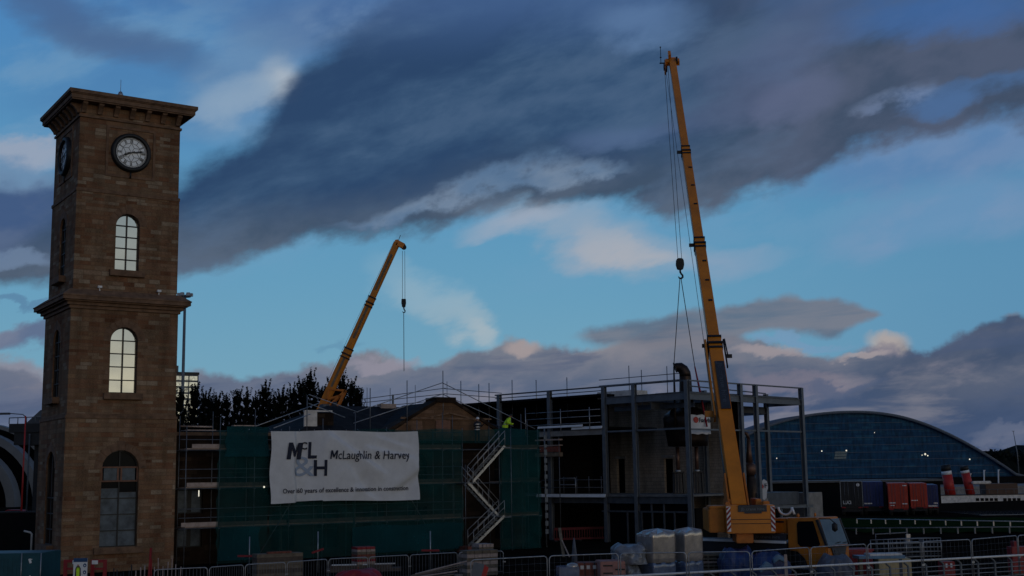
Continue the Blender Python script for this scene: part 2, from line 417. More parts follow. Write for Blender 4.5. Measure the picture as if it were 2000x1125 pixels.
MT['titan'] = mat('silver_cladding', (.13, .14, .155), .6, .1, var=.12, scale=.3)
MT['blue'] = mat('trailer_blue', (.02, .035, .14), .5, var=.15)
MT['trailer_red'] = mat('trailer_red', (.40, .04, .018), .5, var=.15)
MT['film'] = mat('stretch_film_over_blocks', (.38, .34, .31), .2, .4, var=.22, scale=2.5, bump=.12, spec=1.0)
MT['film_blue'] = mat('bluish_stretch_film', (.11, .15, .24), .18, .1, var=.3, scale=2.5, bump=.15, spec=1.0)
MT['bale'] = mat('clear_film_bale', (.17, .18, .20), .3, 0, var=.35, scale=3, bump=.5, spec=.7)
MT['pinkbox'] = mat('salmon_brick_pack', (.36, .17, .14), .8, var=.2, scale=3)
MT['brick'] = mat('red_brick', (.20, .06, .04), .85, var=.35, scale=5)
MT['tarp'] = mat('blue_tarpaulin', (.018, .04, .13), .45, var=.4, scale=1.6, bump=.5)
MT['tarp_lt'] = mat('pale_blue_tarpaulin', (.10, .20, .31), .5, var=.35, scale=2, bump=.4)
MT['timber'] = mat('sawn_timber', (.16, .125, .09), .85, var=.35, scale=4)
MT['timber_dk'] = mat('dark_timber', (.09, .065, .05), .85, var=.35, scale=4)
MT['ply'] = mat('yellow_ply', (.50, .38, .20), .8, var=.2, scale=3)
MT['teal'] = mat('teal_container', (.010, .065, .085), .5, var=.25, scale=1.5)
MT['hivis'] = mat('hi_vis_yellow', (.55, .85, .03), .7, var=.12, scale=6, emit=None)
MT['skin'] = mat('skin', (.38, .22, .16), .6, var=.1)
MT['cloth'] = mat('dark_work_clothes', (.02, .022, .03), .9, var=.3, scale=8)
MT['grey_plastic'] = mat('grey_plastic_sheet', (.12, .12, .14), .5, var=.35, scale=2, bump=.4)
MT['barrier_red'] = mat('barrier_plastic_red', (.26, .016, .02), .5, var=.2)
MT['sign_blue'] = mat('sign_blue', (.015, .06, .16), .5, var=0)
MT['concrete'] = mat('concrete', (.22, .21, .20), .85, var=.25, scale=2)
MT['lamp_on'] = mat('lit_lamp', (.9, .9, .8), .5, var=0, emit=(1.0, .95, .75), estr=.8)
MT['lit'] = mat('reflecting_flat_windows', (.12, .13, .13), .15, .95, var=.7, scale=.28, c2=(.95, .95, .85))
MT['hill'] = mat('wooded_slope', (.008, .011, .009), .95, var=.5, scale=.1, spec=.05)


# ================================================================== mesh helpers
class MB:
    def __init__(s): s.v = []; s.f = []; s.sm = []

    def addm(s, vs, fs, smooth=False):
        o = len(s.v); s.v += [tuple(v) for v in vs]
        for f in fs: s.f.append([i + o for i in f]); s.sm.append(smooth)
        return s

    def box(s, x0, x1, y0, y1, z0, z1):
        vs = [(x, y, z) for z in (z0, z1) for y in (y0, y1) for x in (x0, x1)]
        return s.addm(vs, [(0, 2, 3, 1), (4, 5, 7, 6), (0, 1, 5, 4), (1, 3, 7, 5), (3, 2, 6, 7), (2, 0, 4, 6)])

    def bar(s, p, q, w, h, upv=(0, 0, 1)):
        p = Vector(p); q = Vector(q); d = (q - p).normalized(); u = Vector(upv)
        a = d.cross(u)
        if a.length < 1e-4: a = d.cross(Vector((0, 1, 0)))
        a.normalize(); b = a.cross(d)
        vs = [c + a * i * w / 2 + b * j * h / 2 for c in (p, q) for i, j in ((-1, -1), (1, -1), (1, 1), (-1, 1))]
        return s.addm(vs, [(3, 2, 1, 0), (4, 5, 6, 7), (0, 1, 5, 4), (1, 2, 6, 5), (2, 3, 7, 6), (3, 0, 4, 7)])

    def tube(s, pts, r, n=6, caps=True):
        pts = [Vector(p) for p in pts]; rs = r if isinstance(r, (list, tuple)) else [r] * len(pts)
        vs = []; prev = None
        for i, p in enumerate(pts):
            d = ((pts[min(i + 1, len(pts) - 1)] - pts[max(i - 1, 0)])).normalized()
            if prev is None:
                a = d.cross(Vector((0, 0, 1)))
                if a.length < 1e-3: a = d.cross(Vector((0, 1, 0)))
            else:
                a = prev - d * prev.dot(d)
            a.normalize(); prev = a; b = d.cross(a)
            vs += [p + (a * math.cos(2 * math.pi * k / n) + b * math.sin(2 * math.pi * k / n)) * rs[i] for k in range(n)]
        fs = [(i * n + k, i * n + (k + 1) % n, (i + 1) * n + (k + 1) % n, (i + 1) * n + k) for i in range(len(pts) - 1) for k in range(n)]
        s.addm(vs, fs, True)
        if caps:
            o = len(s.v) - len(vs)
            s.f.append([o + k for k in range(n)][::-1]); s.f.append([o + (len(pts) - 1) * n + k for k in range(n)]); s.sm += [False, False]
        return s

    def lathe(s, prof, c=(0, 0, 0), n=24, smooth=True, caps=True):
        vs = [(c[0] + r * math.cos(2 * math.pi * k / n), c[1] + r * math.sin(2 * math.pi * k / n), c[2] + z) for r, z in prof for k in range(n)]
        fs = [(i * n + k, i * n + (k + 1) % n, (i + 1) * n + (k + 1) % n, (i + 1) * n + k) for i in range(len(prof) - 1) for k in range(n)]
        s.addm(vs, fs, smooth)
        if caps:
            o = len(s.v) - len(vs)
            s.f.append([o + k for k in range(n)][::-1]); s.f.append([o + (len(prof) - 1) * n + k for k in range(n)]); s.sm += [False, False]
        return s

    def prism(s, poly, a, b, axis='y'):
        """poly of (u, z) extruded between a and b along y (u = x) or along x (u = y), or z (u,v = x,y)"""
        n = len(poly)
        def mk(t, p): return (p[0], t, p[1]) if axis == 'y' else ((t, p[0], p[1]) if axis == 'x' else (p[0], p[1], t))
        vs = [mk(a, p) for p in poly] + [mk(b, p) for p in poly]
        fs = [list(range(n)), list(range(n, 2 * n))[::-1]] + [(i, i + n, (i + 1) % n + n, (i + 1) % n) for i in range(n)]
        return s.addm(vs, fs)

    def build(s, name, mt, parent=None, bevel=0.0):
        me = bpy.data.meshes.new(name); me.from_pydata(s.v, [], s.f); me.materials.append(MT[mt] if isinstance(mt, str) else mt)
        me.polygons.foreach_set('use_smooth', s.sm)
        bm = bmesh.new(); bm.from_mesh(me); bmesh.ops.recalc_face_normals(bm, faces=bm.faces)
        if bevel: bmesh.ops.bevel(bm, geom=[e for e in bm.edges if len(e.link_faces) == 2 and e.calc_face_angle(0) > .6], offset=bevel, segments=2, affect='EDGES', clamp_overlap=True)
        bm.to_mesh(me); bm.free()
        o = bpy.data.objects.new(name, me); col.objects.link(o)
        if parent: o.parent = parent
        return o


def tag(o, label=None, cat=None, group=None, kind=None):
    if label: o['label'] = label
    if cat: o['category'] = cat
    if group: o['group'] = group
    if kind: o['kind'] = kind
    return o


def thing(name, label, cat, loc=(0, 0, 0), rz=0.0, group=None):
    o = bpy.data.objects.new(name, None); col.objects.link(o); o.location = loc; o.rotation_euler = (0, 0, rz)
    return tag(o, label, cat, group)


def copy_tree(o, loc=None, rz=None, label=None):
    c = o.copy(); col.objects.link(c)
    if loc is not None: c.location = loc
    if rz is not None: c.rotation_euler = (0, 0, rz)
    if label: c['label'] = label
    for ch in list(o.children):
        d = ch.copy(); col.objects.link(d); d.parent = c
        for g in list(ch.children):
            e = g.copy(); col.objects.link(e); e.parent = d
    return c


def apply_mods(o):
    dg = bpy.context.evaluated_depsgraph_get()
    me = bpy.data.meshes.new_from_object(o.evaluated_get(dg)); o.modifiers.clear(); o.data = me


def cut(o, cutters):
    tmp = []
    for c in cutters:
        k = c.build('cutter', 'black', o.parent); tmp.append(k)
        md = o.modifiers.new('b', 'BOOLEAN'); md.operation = 'DIFFERENCE'; md.object = k; md.solver = 'EXACT'
    bpy.context.view_layer.update(); apply_mods(o)
    for k in tmp: bpy.data.objects.remove(k)
    return o


def text_mb(body, size, xf, bold=0.0, shear=0.0, extrude=.004, align='LEFT', width=None, res=2, fine=0):
    """lettering as a mesh; xf maps (x, y, depth) of the text plane to a point; width scales it to fit"""
    c = bpy.data.curves.new('t', 'FONT'); c.body = body; c.size = size; c.shear = shear; c.offset = bold; c.extrude = extrude; c.align_x = align; c.resolution_u = res
    o = bpy.data.objects.new('t', c); col.objects.link(o); bpy.context.view_layer.update()
    me = bpy.data.meshes.new_from_object(o.evaluated_get(bpy.context.evaluated_depsgraph_get()))
    bpy.data.objects.remove(o); bpy.data.curves.remove(c)
    xs = [v.co.x for v in me.vertices]; k = 1.0
    if width: k = width / (max(xs) - min(xs))
    x0 = min(xs) if (width and align == 'LEFT') else 0
    if fine:
        bm = bmesh.new(); bm.from_mesh(me); bmesh.ops.triangulate(bm, faces=bm.faces)
        for _ in range(5):
            ee = [e for e in bm.edges if e.calc_length() > fine]
            if not ee: break
            bmesh.ops.subdivide_edges(bm, edges=ee, cuts=1); bmesh.ops.triangulate(bm, faces=[f for f in bm.faces if len(f.verts) > 3])
        bm.to_mesh(me); bm.free()
    b = MB(); b.addm([xf((v.co.x - x0) * k, v.co.y, v.co.z) for v in me.vertices], [list(p.vertices) for p in me.polygons])
    bpy.data.meshes.remove(me)
    return b


def arch(cx, hw, z0, z1, n=14):
    """opening with a round head: (u, z) polygon"""
    zc = z1 - hw
    return [(cx - hw, z0), (cx + hw, z0)] + [(cx + hw * math.cos(math.pi * i / n), zc + hw * math.sin(math.pi * i / n)) for i in range(n + 1)]


# ================================================================== ground, water
b = MB()
pl = [(-2500, -250), (2500, -250), (2500, 40), (300, 118), (48, 129), (48, 172), (14, 172), (14, 2600), (-2500, 2600)]
b.addm([(x, y, 0) for x, y in pl], [list(range(len(pl)))])
tag(b.build('ground', 'ground'), kind='structure')
b = MB(); b.addm([(-40, 110, -3.4), (3500, 20, -3.4), (3500, 330, -3.4), (-40, 330, -3.4)], [(0, 1, 2, 3)])
tag(b.build('river', 'water'), kind='structure')
b = MB(); b.prism([(14.01, 290), (2600, 290), (2600, 3000), (14.01, 3000)], -3.6, .4, 'z'); tag(b.build('far_bank', 'concrete'), kind='structure')
b = MB(); b.prism([(300, 117.9), (48.1, 128.9), (48.0, 129.4), (300, 118.4)], -3.5, .05, 'z'); tag(b.build('quay_edge', 'concrete'), kind='structure')
# grass strip with bank
b = MB(); random.seed(3)
g0 = [at(1640, 1004, 10), ]
nx_, ny_ = 60, 10
vs = []
for j in range(ny_ + 1):
    for i in range(nx_ + 1):
        x = 27 + 45 * i / nx_; y = 97 + 30 * j / ny_ - (x - 27) * .28
        vs.append((x, y, .03 + .10 * random.random()))
b.addm(vs, [(j * (nx_ + 1) + i, j * (nx_ + 1) + i + 1, (j + 1) * (nx_ + 1) + i + 1, (j + 1) * (nx_ + 1) + i) for j in range(ny_) for i in range(nx_)], True)
tag(b.build('grass_verge', 'grass'), kind='structure')

# ================================================================== clock tower
TO = Vector((-24.4255, 67.348, 0)); TR = R(33.8)
tower = thing('clock_tower', 'tall brown sandstone clock tower with overhanging cornice and round headed windows', 'tower', TO, TR)
wins = [(3.03, .68, 16.76, 20.05), (3.0, .77, 9.77, 13.5), (3.0, 1.03, 1.32, 6.6)]
swins = [(2.85, .66, 16.5, 20.0), (2.85, .74, 9.6, 13.5), (2.85, .95, 1.45, 6.6)]
stages = [('base_stage', -.06, 6.12, -.06, 5.86, -.6, 8.5, 2), ('lower_stage', 0, 6.05, 0, 5.8, 8.5, 14.5, 1), ('upper_stage', .1, 5.96, .1, 5.7, 14.5, 21.2, 0), ('clock_stage', .14, 5.93, .14, 5.66, 21.2, 26.2, None)]
for nm, x0, x1, y0, y1, z0, z1, k in stages:
    o = MB().box(x0, x1, y0, y1, z0, z1).build(nm, 'stone', tower)
    cs = []
    if k is not None:
        cx, hw, a, c = wins[k]; cs.append(MB().prism(arch(cx, hw, a, c), -.8, y0 + .42))
        cx, hw, a, c = swins[k]; cs.append(MB().prism(arch(cx, hw, a, c), -.8, x0 + .42, 'x'))
        cut(o, cs)


def tower_window(k, front=True):
    cx, hw, z0, z1 = (wins if front else swins)[k]
    off = (-.06, 0, .1)[2 - k] + (.26 if front else .13)
    ax = 'y' if front else 'x'
    P = lambda u, d, z: (u, d, z) if front else (d, u, z)
    fr = MB()
    po = arch(cx, hw + .02, z0 - .02, z1 + .02); pi_ = arch(cx, hw - .06, z0 + .06, z1 - .06)
    n = len(po)
    vs = [P(p[0], off - .05, p[1]) for p in po] + [P(p[0], off - .05, p[1]) for p in pi_] + [P(p[0], off + .05, p[1]) for p in po] + [P(p[0], off + .05, p[1]) for p in pi_]
    fs = []
    for i in range(n):
        j = (i + 1) % n
        fs += [(i, j, n + j, n + i), (2 * n + i, 3 * n + i, 3 * n + j, 2 * n + j), (n + i, n + j, 3 * n + j, 3 * n + i), (i, 2 * n + i, 2 * n + j, j)]
    fr.addm(vs, fs)
    def bx(u0, u1, z_0, z_1, dd=.04):
        if front: fr.box(u0, u1, off - dd, off + dd, z_0, z_1)
        else: fr.box(off - dd, off + dd, u0, u1, z_0, z_1)
    bx(cx - .035, cx + .035, z0 + .06, z1 - .06)
    rows = 5 if k < 2 else 6
    for i in range(1, rows):
        z = z0 + (z1 - z0) * i / rows
        if k < 2: z = z0 + (z1 - hw * .98 - z0) * i / (rows - 1)
        elif z > 4.6: continue
        bx(cx - hw + .06, cx + hw - .06, z - .028, z + .028, .035)
    w = fr.build('window', 'frame_black', tower)
    if k < 2:
        pm = MB(); zt_ = z1 - hw * .98
        for ri in range(4):
            for ci in (0, 1):
                u0_, u1_ = (cx - hw, cx) if ci == 0 else (cx, cx + hw); a_, b_ = z0 + (zt_ - z0) * ri / 4, z0 + (zt_ - z0) * (ri + 1) / 4
                tu, tz = random.uniform(-.008, .008), random.uniform(-.010, .010)
                pm.addm([P(u, off + .03 + tu * (u - cx) + tz * (z - a_), z) for u, z in ((u0_, a_), (u1_, a_), (u1_, b_), (u0_, b_))], [(0, 1, 2, 3)])
        ar = [q for q in arch(cx, hw, z0, z1)[2:] if q[1] >= zt_ - .03]
        pm.addm([P(u, off + .03 + .004 * (z - zt_), z) for u, z in ar], [list(range(len(ar)))])
        pm.build('pane', 'glass_sky' if front else 'glass_dark', w)
    else:
        MB().prism([(cx - hw, z0), (cx + hw, z0), (cx + hw, 4.28), (cx + .02, 4.28), (cx + .02, 4.5), (cx - hw, 4.5)], off + .012, off + .022, ax).build('pane', 'glass_grey' if front else 'glass_dark', w)  # grey-blue reflection put into the colour of the lower front pane
        MB().prism([(cx - hw, 4.51), (cx + .02, 4.51), (cx + .02, 4.29), (cx + hw, 4.29)] + arch(cx, hw, 4.3, z1)[2:], off + .03, off + .04, ax).build('pane', 'glass_dark', w)
    if front and k == 2:
        q = MB().box(cx - hw, cx + hw, off - .12, off - .052, 5.62, 5.70).box(cx - hw, cx + hw, off - .12, off - .052, 4.86, 4.94)
        for u in (cx - hw + .04, cx - .09, cx + .09, cx + hw - .04): q.box(u - .05, u + .05, off - .118, off - .054, 4.94, 5.62)
        q.build('transom_frame', 'wood_red', w)
        for s_ in (-1, 1): MB().box(cx + s_ * .5 - .36, cx + s_ * .5 + .36, off - .08, off - .056, 4.95, 5.61).build('pane', 'glass_grey', w)
    sill = MB()
    if front: sill.box(cx - hw - .32, cx + hw + .32, off - .5, off - .05, z0 - .36, z0 - .002)
    else: sill.box(off - .5, off - .05, cx - hw - .32, cx + hw + .32, z0 - .36, z0 - .002)
    sill.build('sill', 'stone_trim', w, .02)
    # voussoirs round the head, a hair proud of the wall
    vo = MB(); zc = z1 - hw; base = off - (.26 if front else .13)
    for i in range(9):
        a0 = math.pi * (i + .04) / 9; a1 = math.pi * (i + .96) / 9
        pp = [(cx + r * math.cos(a), zc + r * math.sin(a)) for r, a in ((hw + .0, a0), (hw + .42 + (.12 if i == 4 else 0), a0), (hw + .42 + (.12 if i == 4 else 0), a1), (hw + .0, a1))]
        vo.prism(pp, base - .025, base + .05, ax)
    vo.build('arch_stones', 'stone_trim', w)


for k in range(3):
    tower_window(k, True); tower_window(k, False)


def ring(x0, x1, y0, y1, z0, z1, o): return MB().box(x0 - o, x1 + o, y0 - o, y1 + o, z0, z1)


# string courses
for z0, z1, o in ((8.34, 8.5, .1), (8.5, 8.62, .03)):
    ring(0, 6.05, 0, 5.8, z0, z1, o).build('string_course', 'stone_trim', tower, .02)
ring(.1, 5.96, .1, 5.7, 21.1, 21.3, .05).build('string_course', 'stone_trim', tower, .02)
# middle cornice
b = MB()
for z0, z1, o in ((14.42, 14.6, .1), (14.6, 14.78, .24), (14.78, 14.86, .42), (14.86, 15.06, .56), (15.06, 15.13, .6)):
    b.box(-o, 6.05 + o, -o, 5.8 + o, z0, z1 - .003)
vs = [(x, y, z) for z, o in ((15.13, .58), (15.5, .08)) for x, y in ((-o, -o), (6.05 + o, -o), (6.05 + o, 5.8 + o), (-o, 5.8 + o))]
b.addm(vs, [(0, 1, 5, 4), (1, 2, 6, 5), (2, 3, 7, 6), (3, 0, 4, 7), (4, 5, 6, 7), (3, 2, 1, 0)])
b.build('middle_cornice', 'stone_trim', tower)
# corner quoins of the top stages and pilaster strips
for x0, x1 in ((.09, .62), (5.45, 5.98)):
    MB().box(x0, x1, .09, .3, 15.62, 21.1).build('quoin_strip', 'stone', tower)
# roof cornice with brackets
b = MB()
for z0, z1, o in ((25.42, 25.55, .05), (26.22, 26.3, .58), (26.3, 26.54, .64), (26.54, 26.6, .7), (26.6, 26.8, .76)):
    b.box(.1 - o, 5.96 + o, .1 - o, 5.7 + o, z0, z1 - .003)
b.build('roof_cornice', 'stone_trim', tower)
b = MB(); o_ = .76
b.addm([(.1 - o_, .1 - o_, 26.8), (5.96 + o_, .1 - o_, 26.8), (5.96 + o_, 5.7 + o_, 26.8), (.1 - o_, 5.7 + o_, 26.8), (3, 2.9, 27.3)], [(0, 1, 4), (1, 2, 4), (2, 3, 4), (3, 0, 4), (3, 2, 1, 0)])
b.build('roof', 'slate', tower)
for i in range(7):
    u = .3 + i * .91
    pr = [(.14, 26.22), (-.36, 26.22), (-.36, 26.1), (-.2, 25.98), (-.04, 25.78), (.0, 25.66), (.14, 25.66)]
    MB().prism(pr, u - .13, u + .13, 'x').build('bracket', 'stone_trim', tower)
    pr2 = [(p[0], p[1]) for p in pr]
    v = .35 + i * .87
    MB().prism(pr2, v - .13, v + .13, 'y').build('bracket', 'stone_trim', tower)
ant = MB().lathe([(.16, 0), (.16, .25), (.1, .4), (.03, .45)], (2.4, .3, 26.86), 10).tube([(2.4, .3, 27.25), (2.4, .3, 28.0)], .015, 5)
ant.build('roof_beacon', 'galv', tower)
for u in (1.5, 4.85):
    MB().box(u - .11, u + .11, -.22, -.06, 15.62, 15.74).box(u - .02, u + .02, -.14, -.08, 15.38, 15.62).build('floodlight', 'white', tower)


def clock(front=True):
    cx, cz, r0 = (3.06, 23.66, 1.16) if front else (2.95, 23.7, 1.14)
    base = .14
    P = (lambda u, d, z: (cx + u, base - d, cz + z)) if front else (lambda u, d, z: (base - d, cx - u, cz + z))
    # raised square surround
    q = MB()
    for a0, a1, c0, c1 in ((-1.42, 1.42, 1.36, 1.5), (-1.42, 1.42, -1.5, -1.36), (-1.42, -1.28, -1.36, 1.36), (1.28, 1.42, -1.36, 1.36)):
        vs = [P(u, d, z) for d in (-.02, .05) for z in (c0, c1) for u in (a0, a1)]
        q.addm(vs, [(0, 1, 3, 2), (4, 6, 7, 5), (0, 4, 5, 1), (1, 5, 7, 3), (3, 7, 6, 2), (2, 6, 4, 0)])
    q.build('clock_surround', 'stone_trim', tower)
    rim = MB(); n = 48
    prof = [(.90, .12), (.90, .2), (1.0, .26), (1.12, .2), (1.16, .0)]
    vs = [P(r_ * math.cos(2 * math.pi * k / n), d, r_ * math.sin(2 * math.pi * k / n)) for r_, d in prof for k in range(n)]
    rim.addm(vs, [(i * n + k, i * n + (k + 1) % n, (i + 1) * n + (k + 1) % n, (i + 1) * n + k) for i in range(len(prof) - 1) for k in range(n)], True)
    ck = rim.build('clock', 'clock_iron', tower)
    MB().addm([P(.9 * math.cos(2 * math.pi * k / n), .1, .9 * math.sin(2 * math.pi * k / n)) for k in range(n)], [list(range(n))]).build('dial', 'clock_face', ck)
    br = MB()

    def ln(p, q_, w, d=.115):
        p = Vector(p); q_ = Vector(q_); t = (q_ - p).normalized(); s_ = Vector((-t.y, t.x)) * w / 2
        br.addm([P(v.x, dd, v.y) for dd in (d - .008, d) for v in (p - s_, q_ - s_, q_ + s_, p + s_)], [(0, 1, 2, 3), (4, 5, 6, 7), (0, 1, 5, 4), (1, 2, 6, 5), (2, 3, 7, 6), (3, 0, 4, 7)])
    pol = lambda r_, a: (r_ * math.sin(R(a)), r_ * math.cos(R(a)))
    for rr, w in ((.87, .022), (.80, .018), (.55, .022)):
        for k in range(36): ln(pol(rr, k * 10), pol(rr, k * 10 + 10.3), w)
    for k in range(60): ln(pol(.80, k * 6), pol(.87, k * 6), .014)
    # star glazing bars
    for k in range(6):
        ln(pol(.0, k * 60 + 30), pol(.32, k * 60 + 30), .02)
        ln(pol(.32, k * 60 + 30), pol(.55, k * 60), .02); ln(pol(.32, k * 60 + 30), pol(.55, k * 60 + 60), .02)
    num = {1: 'I', 2: 'II', 3: 'III', 4: 'IIII', 5: 'V', 6: 'VI', 7: 'VII', 8: 'VIII', 9: 'IX', 10: 'X', 11: 'XI', 12: 'XII'}
    for h, s_ in num.items():
        wid = {'I': .045, 'V': .085, 'X': .085}
        tot = sum(wid[c] for c in s_); u = -tot / 2
        a = h * 30
        rad = Vector(pol(1, a)); tan = Vector((rad.y, -rad.x))
        def at2(uu, r_): v_ = rad * r_ + tan * uu; return (v_.x, v_.y)
        for c in s_:
            m_ = u + wid[c] / 2
            if c == 'I': ln(at2(m_, .58), at2(m_, .79), .028)
            elif c == 'V': ln(at2(m_ - .03, .79), at2(m_, .58), .028); ln(at2(m_ + .03, .79), at2(m_, .58), .02)
            else: ln(at2(m_ - .03, .58), at2(m_ + .03, .79), .028); ln(at2(m_ + .03, .58), at2(m_ - .03, .79), .02)
            u += wid[c]
    br.build('numerals', 'clock_iron', ck)

    def hand(ang, L_, w, d):
        q_ = MB(); pts = [(-.04, -.2), (.04, -.2), (w * .5, 0), (w, L_ * .55), (w * 1.7, L_ * .68), (w * .5, L_ * .8), (.006, L_), (-.006, L_), (-w * .5, L_ * .8), (-w * 1.7, L_ * .68), (-w, L_ * .55), (-w * .5, 0)]
        ca, sa = math.cos(R(ang)), math.sin(R(ang))
        rot = [(x * ca + y * sa, -x * sa + y * ca) for x, y in pts]; n_ = len(rot)
        q_.addm([P(x, d, y) for x, y in rot] + [P(x, d + .02, y) for x, y in rot], [list(range(n_)), list(range(n_, 2 * n_))[::-1]] + [(i, (i + 1) % n_, (i + 1) % n_ + n_, i + n_) for i in range(n_)])
        q_.build('hand', 'clock_iron', ck)
    hand(247, .55, .05, .15); hand(80, .80, .035, .18)
    MB().tube([P(0, .1, -1.16), P(0, .06, -1.5)], .05, 6).build('bracket', 'clock_iron', ck)


clock(True); clock(False)

# ================================================================== old stone building behind the scaffold (tower axes)
old = thing('stone_building', 'low brown stone building with slate roof behind the green scaffold', 'building', TO, TR)
w = MB().box(6.12, 31.6, 2.0, 13, -.5, 7.5).build('wall', 'stone_darkened', old)
ops = []
for cx, z0, z1 in ((7.75, 2.95, 4.35), (7.75, 1.0, 2.1)):
    ops.append(MB().box(cx - .75, cx + .75, 1.5, 2.35, z0, z1))
for cx in (10.6, 13.6, 16.6, 19.8, 23.0, 29.8):
    ops.append(MB().prism(arch(cx, .75, 4.2, 6.4), 1.5, 2.35)); ops.append(MB().box(cx - .75, cx + .75, 1.5, 2.35, .6, 2.9))
cut(w, ops)
for cx, z0, z1 in ((7.75, 2.95, 4.35), (7.75, 1.0, 2.1)):
    f = MB().box(cx - .75, cx + .75, 2.2, 2.28, z0, z0 + .07).box(cx - .75, cx + .75, 2.2, 2.28, z1 - .07, z1).box(cx - .12, cx + .12, 2.2, 2.28, z0 + .07, z1 - .07).box(cx - .75, cx - .68, 2.2, 2.28, z0 + .07, z1 - .07).box(cx + .68, cx + .75, 2.2, 2.28, z0 + .07, z1 - .07).build('window', 'frame_black', old)
    MB().box(cx - .68, cx + .68, 2.235, 2.245, z0 + .07, z1 - .07).build('pane', 'glass_grey', f)
for cx in (10.6, 13.6, 16.6, 19.8, 23.0, 29.8):
    for z0, z1 in ((4.2, 6.4), (.6, 2.9)):
        f = MB().box(cx - .04, cx + .04, 2.24, 2.3, z0, z1).box(cx - .75, cx + .75, 2.24, 2.3, (z0 + z1) / 2 - .03, (z0 + z1) / 2 + .03).build('window', 'frame_black', old)
        MB().box(cx - .75, cx + .75, 2.305, 2.32, z0, z1).build('pane', 'glass_dark', f)
# hipped slate roof
b = MB(); e0, e1, ey0, ey1, ez, rz_ = 14.2, 31.9, 1.75, 13.2, 7.52, 9.75
b.addm([(e0, ey0, ez), (e1, ey0, ez), (e1, ey1, ez), (e0, ey1, ez), (19.0, 7.4, rz_), (28.5, 7.4, rz_)], [(0, 1, 5, 4), (1, 2, 5), (2, 3, 4, 5), (3, 0, 4), (3, 2, 1, 0)])
b.build('roof', 'slate', old)
b = MB().box(6.12, 14.3, 2.0, 13, 7.505, 7.7); b.build('parapet', 'stone_trim', old)
# gable over the front
gx, gz = 24.8, 9.75
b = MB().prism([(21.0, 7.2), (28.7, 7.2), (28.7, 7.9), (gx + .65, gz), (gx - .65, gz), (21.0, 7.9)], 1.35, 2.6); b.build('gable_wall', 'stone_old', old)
b = MB()
for s_ in (-1, 1):
    b.bar((gx + s_ * .6, 1.9, gz + .1), (gx + s_ * 4.3, 1.9, 7.85), 1.3, .2, (0, 0, 1))
b.box(gx - .75, gx + .75, 1.2, 2.7, gz - .02, gz + .34); b.build('gable_coping', 'stone_darkened', old)
b = MB()
b.addm([(gx - 4.2, 1.75, 7.9), (gx, 1.75, gz + .1), (gx + 4.2, 1.75, 7.9), (gx - 4.2, 7.2, 7.9), (gx, 7.2, gz + .1), (gx + 4.2, 7.2, 7.9)], [(0, 1, 4, 3), (1, 2, 5, 4), (3, 4, 5)])
b.build('gable_roof', 'slate', old)
MB().box(gx - .75, gx + .35, 1.3, 1.345, 7.4, 8.55).build('gable_hatch', 'wood_red', old)
b = MB()
for s_ in (-1, 1): b.bar((gx + .3, 1.32, 9.05), (gx + .3 + s_ * 1.5, 1.32, 8.75), .12, .1)
b.box(gx - 3.4, gx + 3.6, 1.29, 1.346, 8.62, 8.74); b.build('gable_moulding', 'stone_trim', old)
MB().box(16.55, 17.7, 3.6, 4.6, 7.9, 9.05).build('chimney', 'stone_darkened', old)
b = MB().box(15.55, 16.45, 3.4, 3.5, 7.8, 9.1).box(15.55, 17.5, 3.36, 3.6, 9.103, 9.2); b.build('roof_sheeting', 'board_white', old)
MB().box(23.0, 24.2, 7.1, 7.7, 9.5, 9.95).build('ridge_stone', 'board', old)
MB().box(24.6, 24.72, 8.4, 8.5, 9.3, 10.7).build('vent_stack', 'steel', old)
MB().box(19.0, 19.5, 8.0, 8.6, 9.0, 9.9).build('vent_box', 'steel_dark', old)

# ================================================================== scaffold with green netting
sc = thing('scaffold', 'long tube scaffold with board lifts and torn green debris netting', 'scaffold', TO, TR)
XS = [6.75, 8.75, 10.9, 13.1, 15.3, 17.5, 19.7, 21.9, 23.8, 25.3, 28.2, 30.0, 31.35]
LIFT = [2.25, 4.5, 6.7]
for i, x in enumerate(XS):
    for y, top in ((.05, 8.0 + .5 * ((i * 7) % 3)), (1.3, 8.6 + .3 * (i % 2))):
        if 8.9 < x < 25 and y > 1: top = 7.9
        MB().tube([(x, y, 0), (x, y, top)], .028, 6).build('standard', 'galv_dark', sc)
for z in LIFT:
    for y in (.05, 1.3): MB().tube([(6.4, y, z - .1), (31.6, y, z - .1)], .028, 6).build('ledger', 'galv_dark', sc)
    for zz in (z + .5, z + 1.0): MB().tube([(6.4, .05, zz), (25.2, .05, zz)], .026, 6).build('guard_tube', 'galv_dark', sc)
    for x0, x1, mt_ in ((6.75, 13.0, 'board'), (13.1, 25.2, 'board'), (28.2, 31.4, 'board')):
        MB().box(x0, x1, .1, 1.25, z - .06, z).build('board_lift', mt_, sc)
        if x0 < 7:
            MB().box(x0 + .12 * (z - 4), 8.7, .0, .045, z + .0, z + .24).build('toe_board', 'board', sc)
            MB().box(8.75, x1 - .05, .0, .045, z + .0, z + .22).build('toe_board', 'timber_dk', sc)  # board behind the net coloured darker, its dimness put into the colour
        else: MB().box(x0 + .05, x1 - .05, .0, .045, z + .0, z + .22).build('toe_board', 'timber_dk', sc)
for i, x in enumerate(XS):
    b = MB()
    for z in LIFT: b.tube([(x, -.1, z - .15), (x, 1.9, z - .15)], .024, 5)
    b.build('transom', 'galv_dark', sc)
MB().tube([(10.9, -.02, 0), (15.2, -.02, 6.4)], .026, 6).build('brace', 'galv_dark', sc)
MB().tube([(23.6, -.02, .0), (19.6, -.02, 6.4)], .026, 6).build('brace', 'galv_dark', sc)
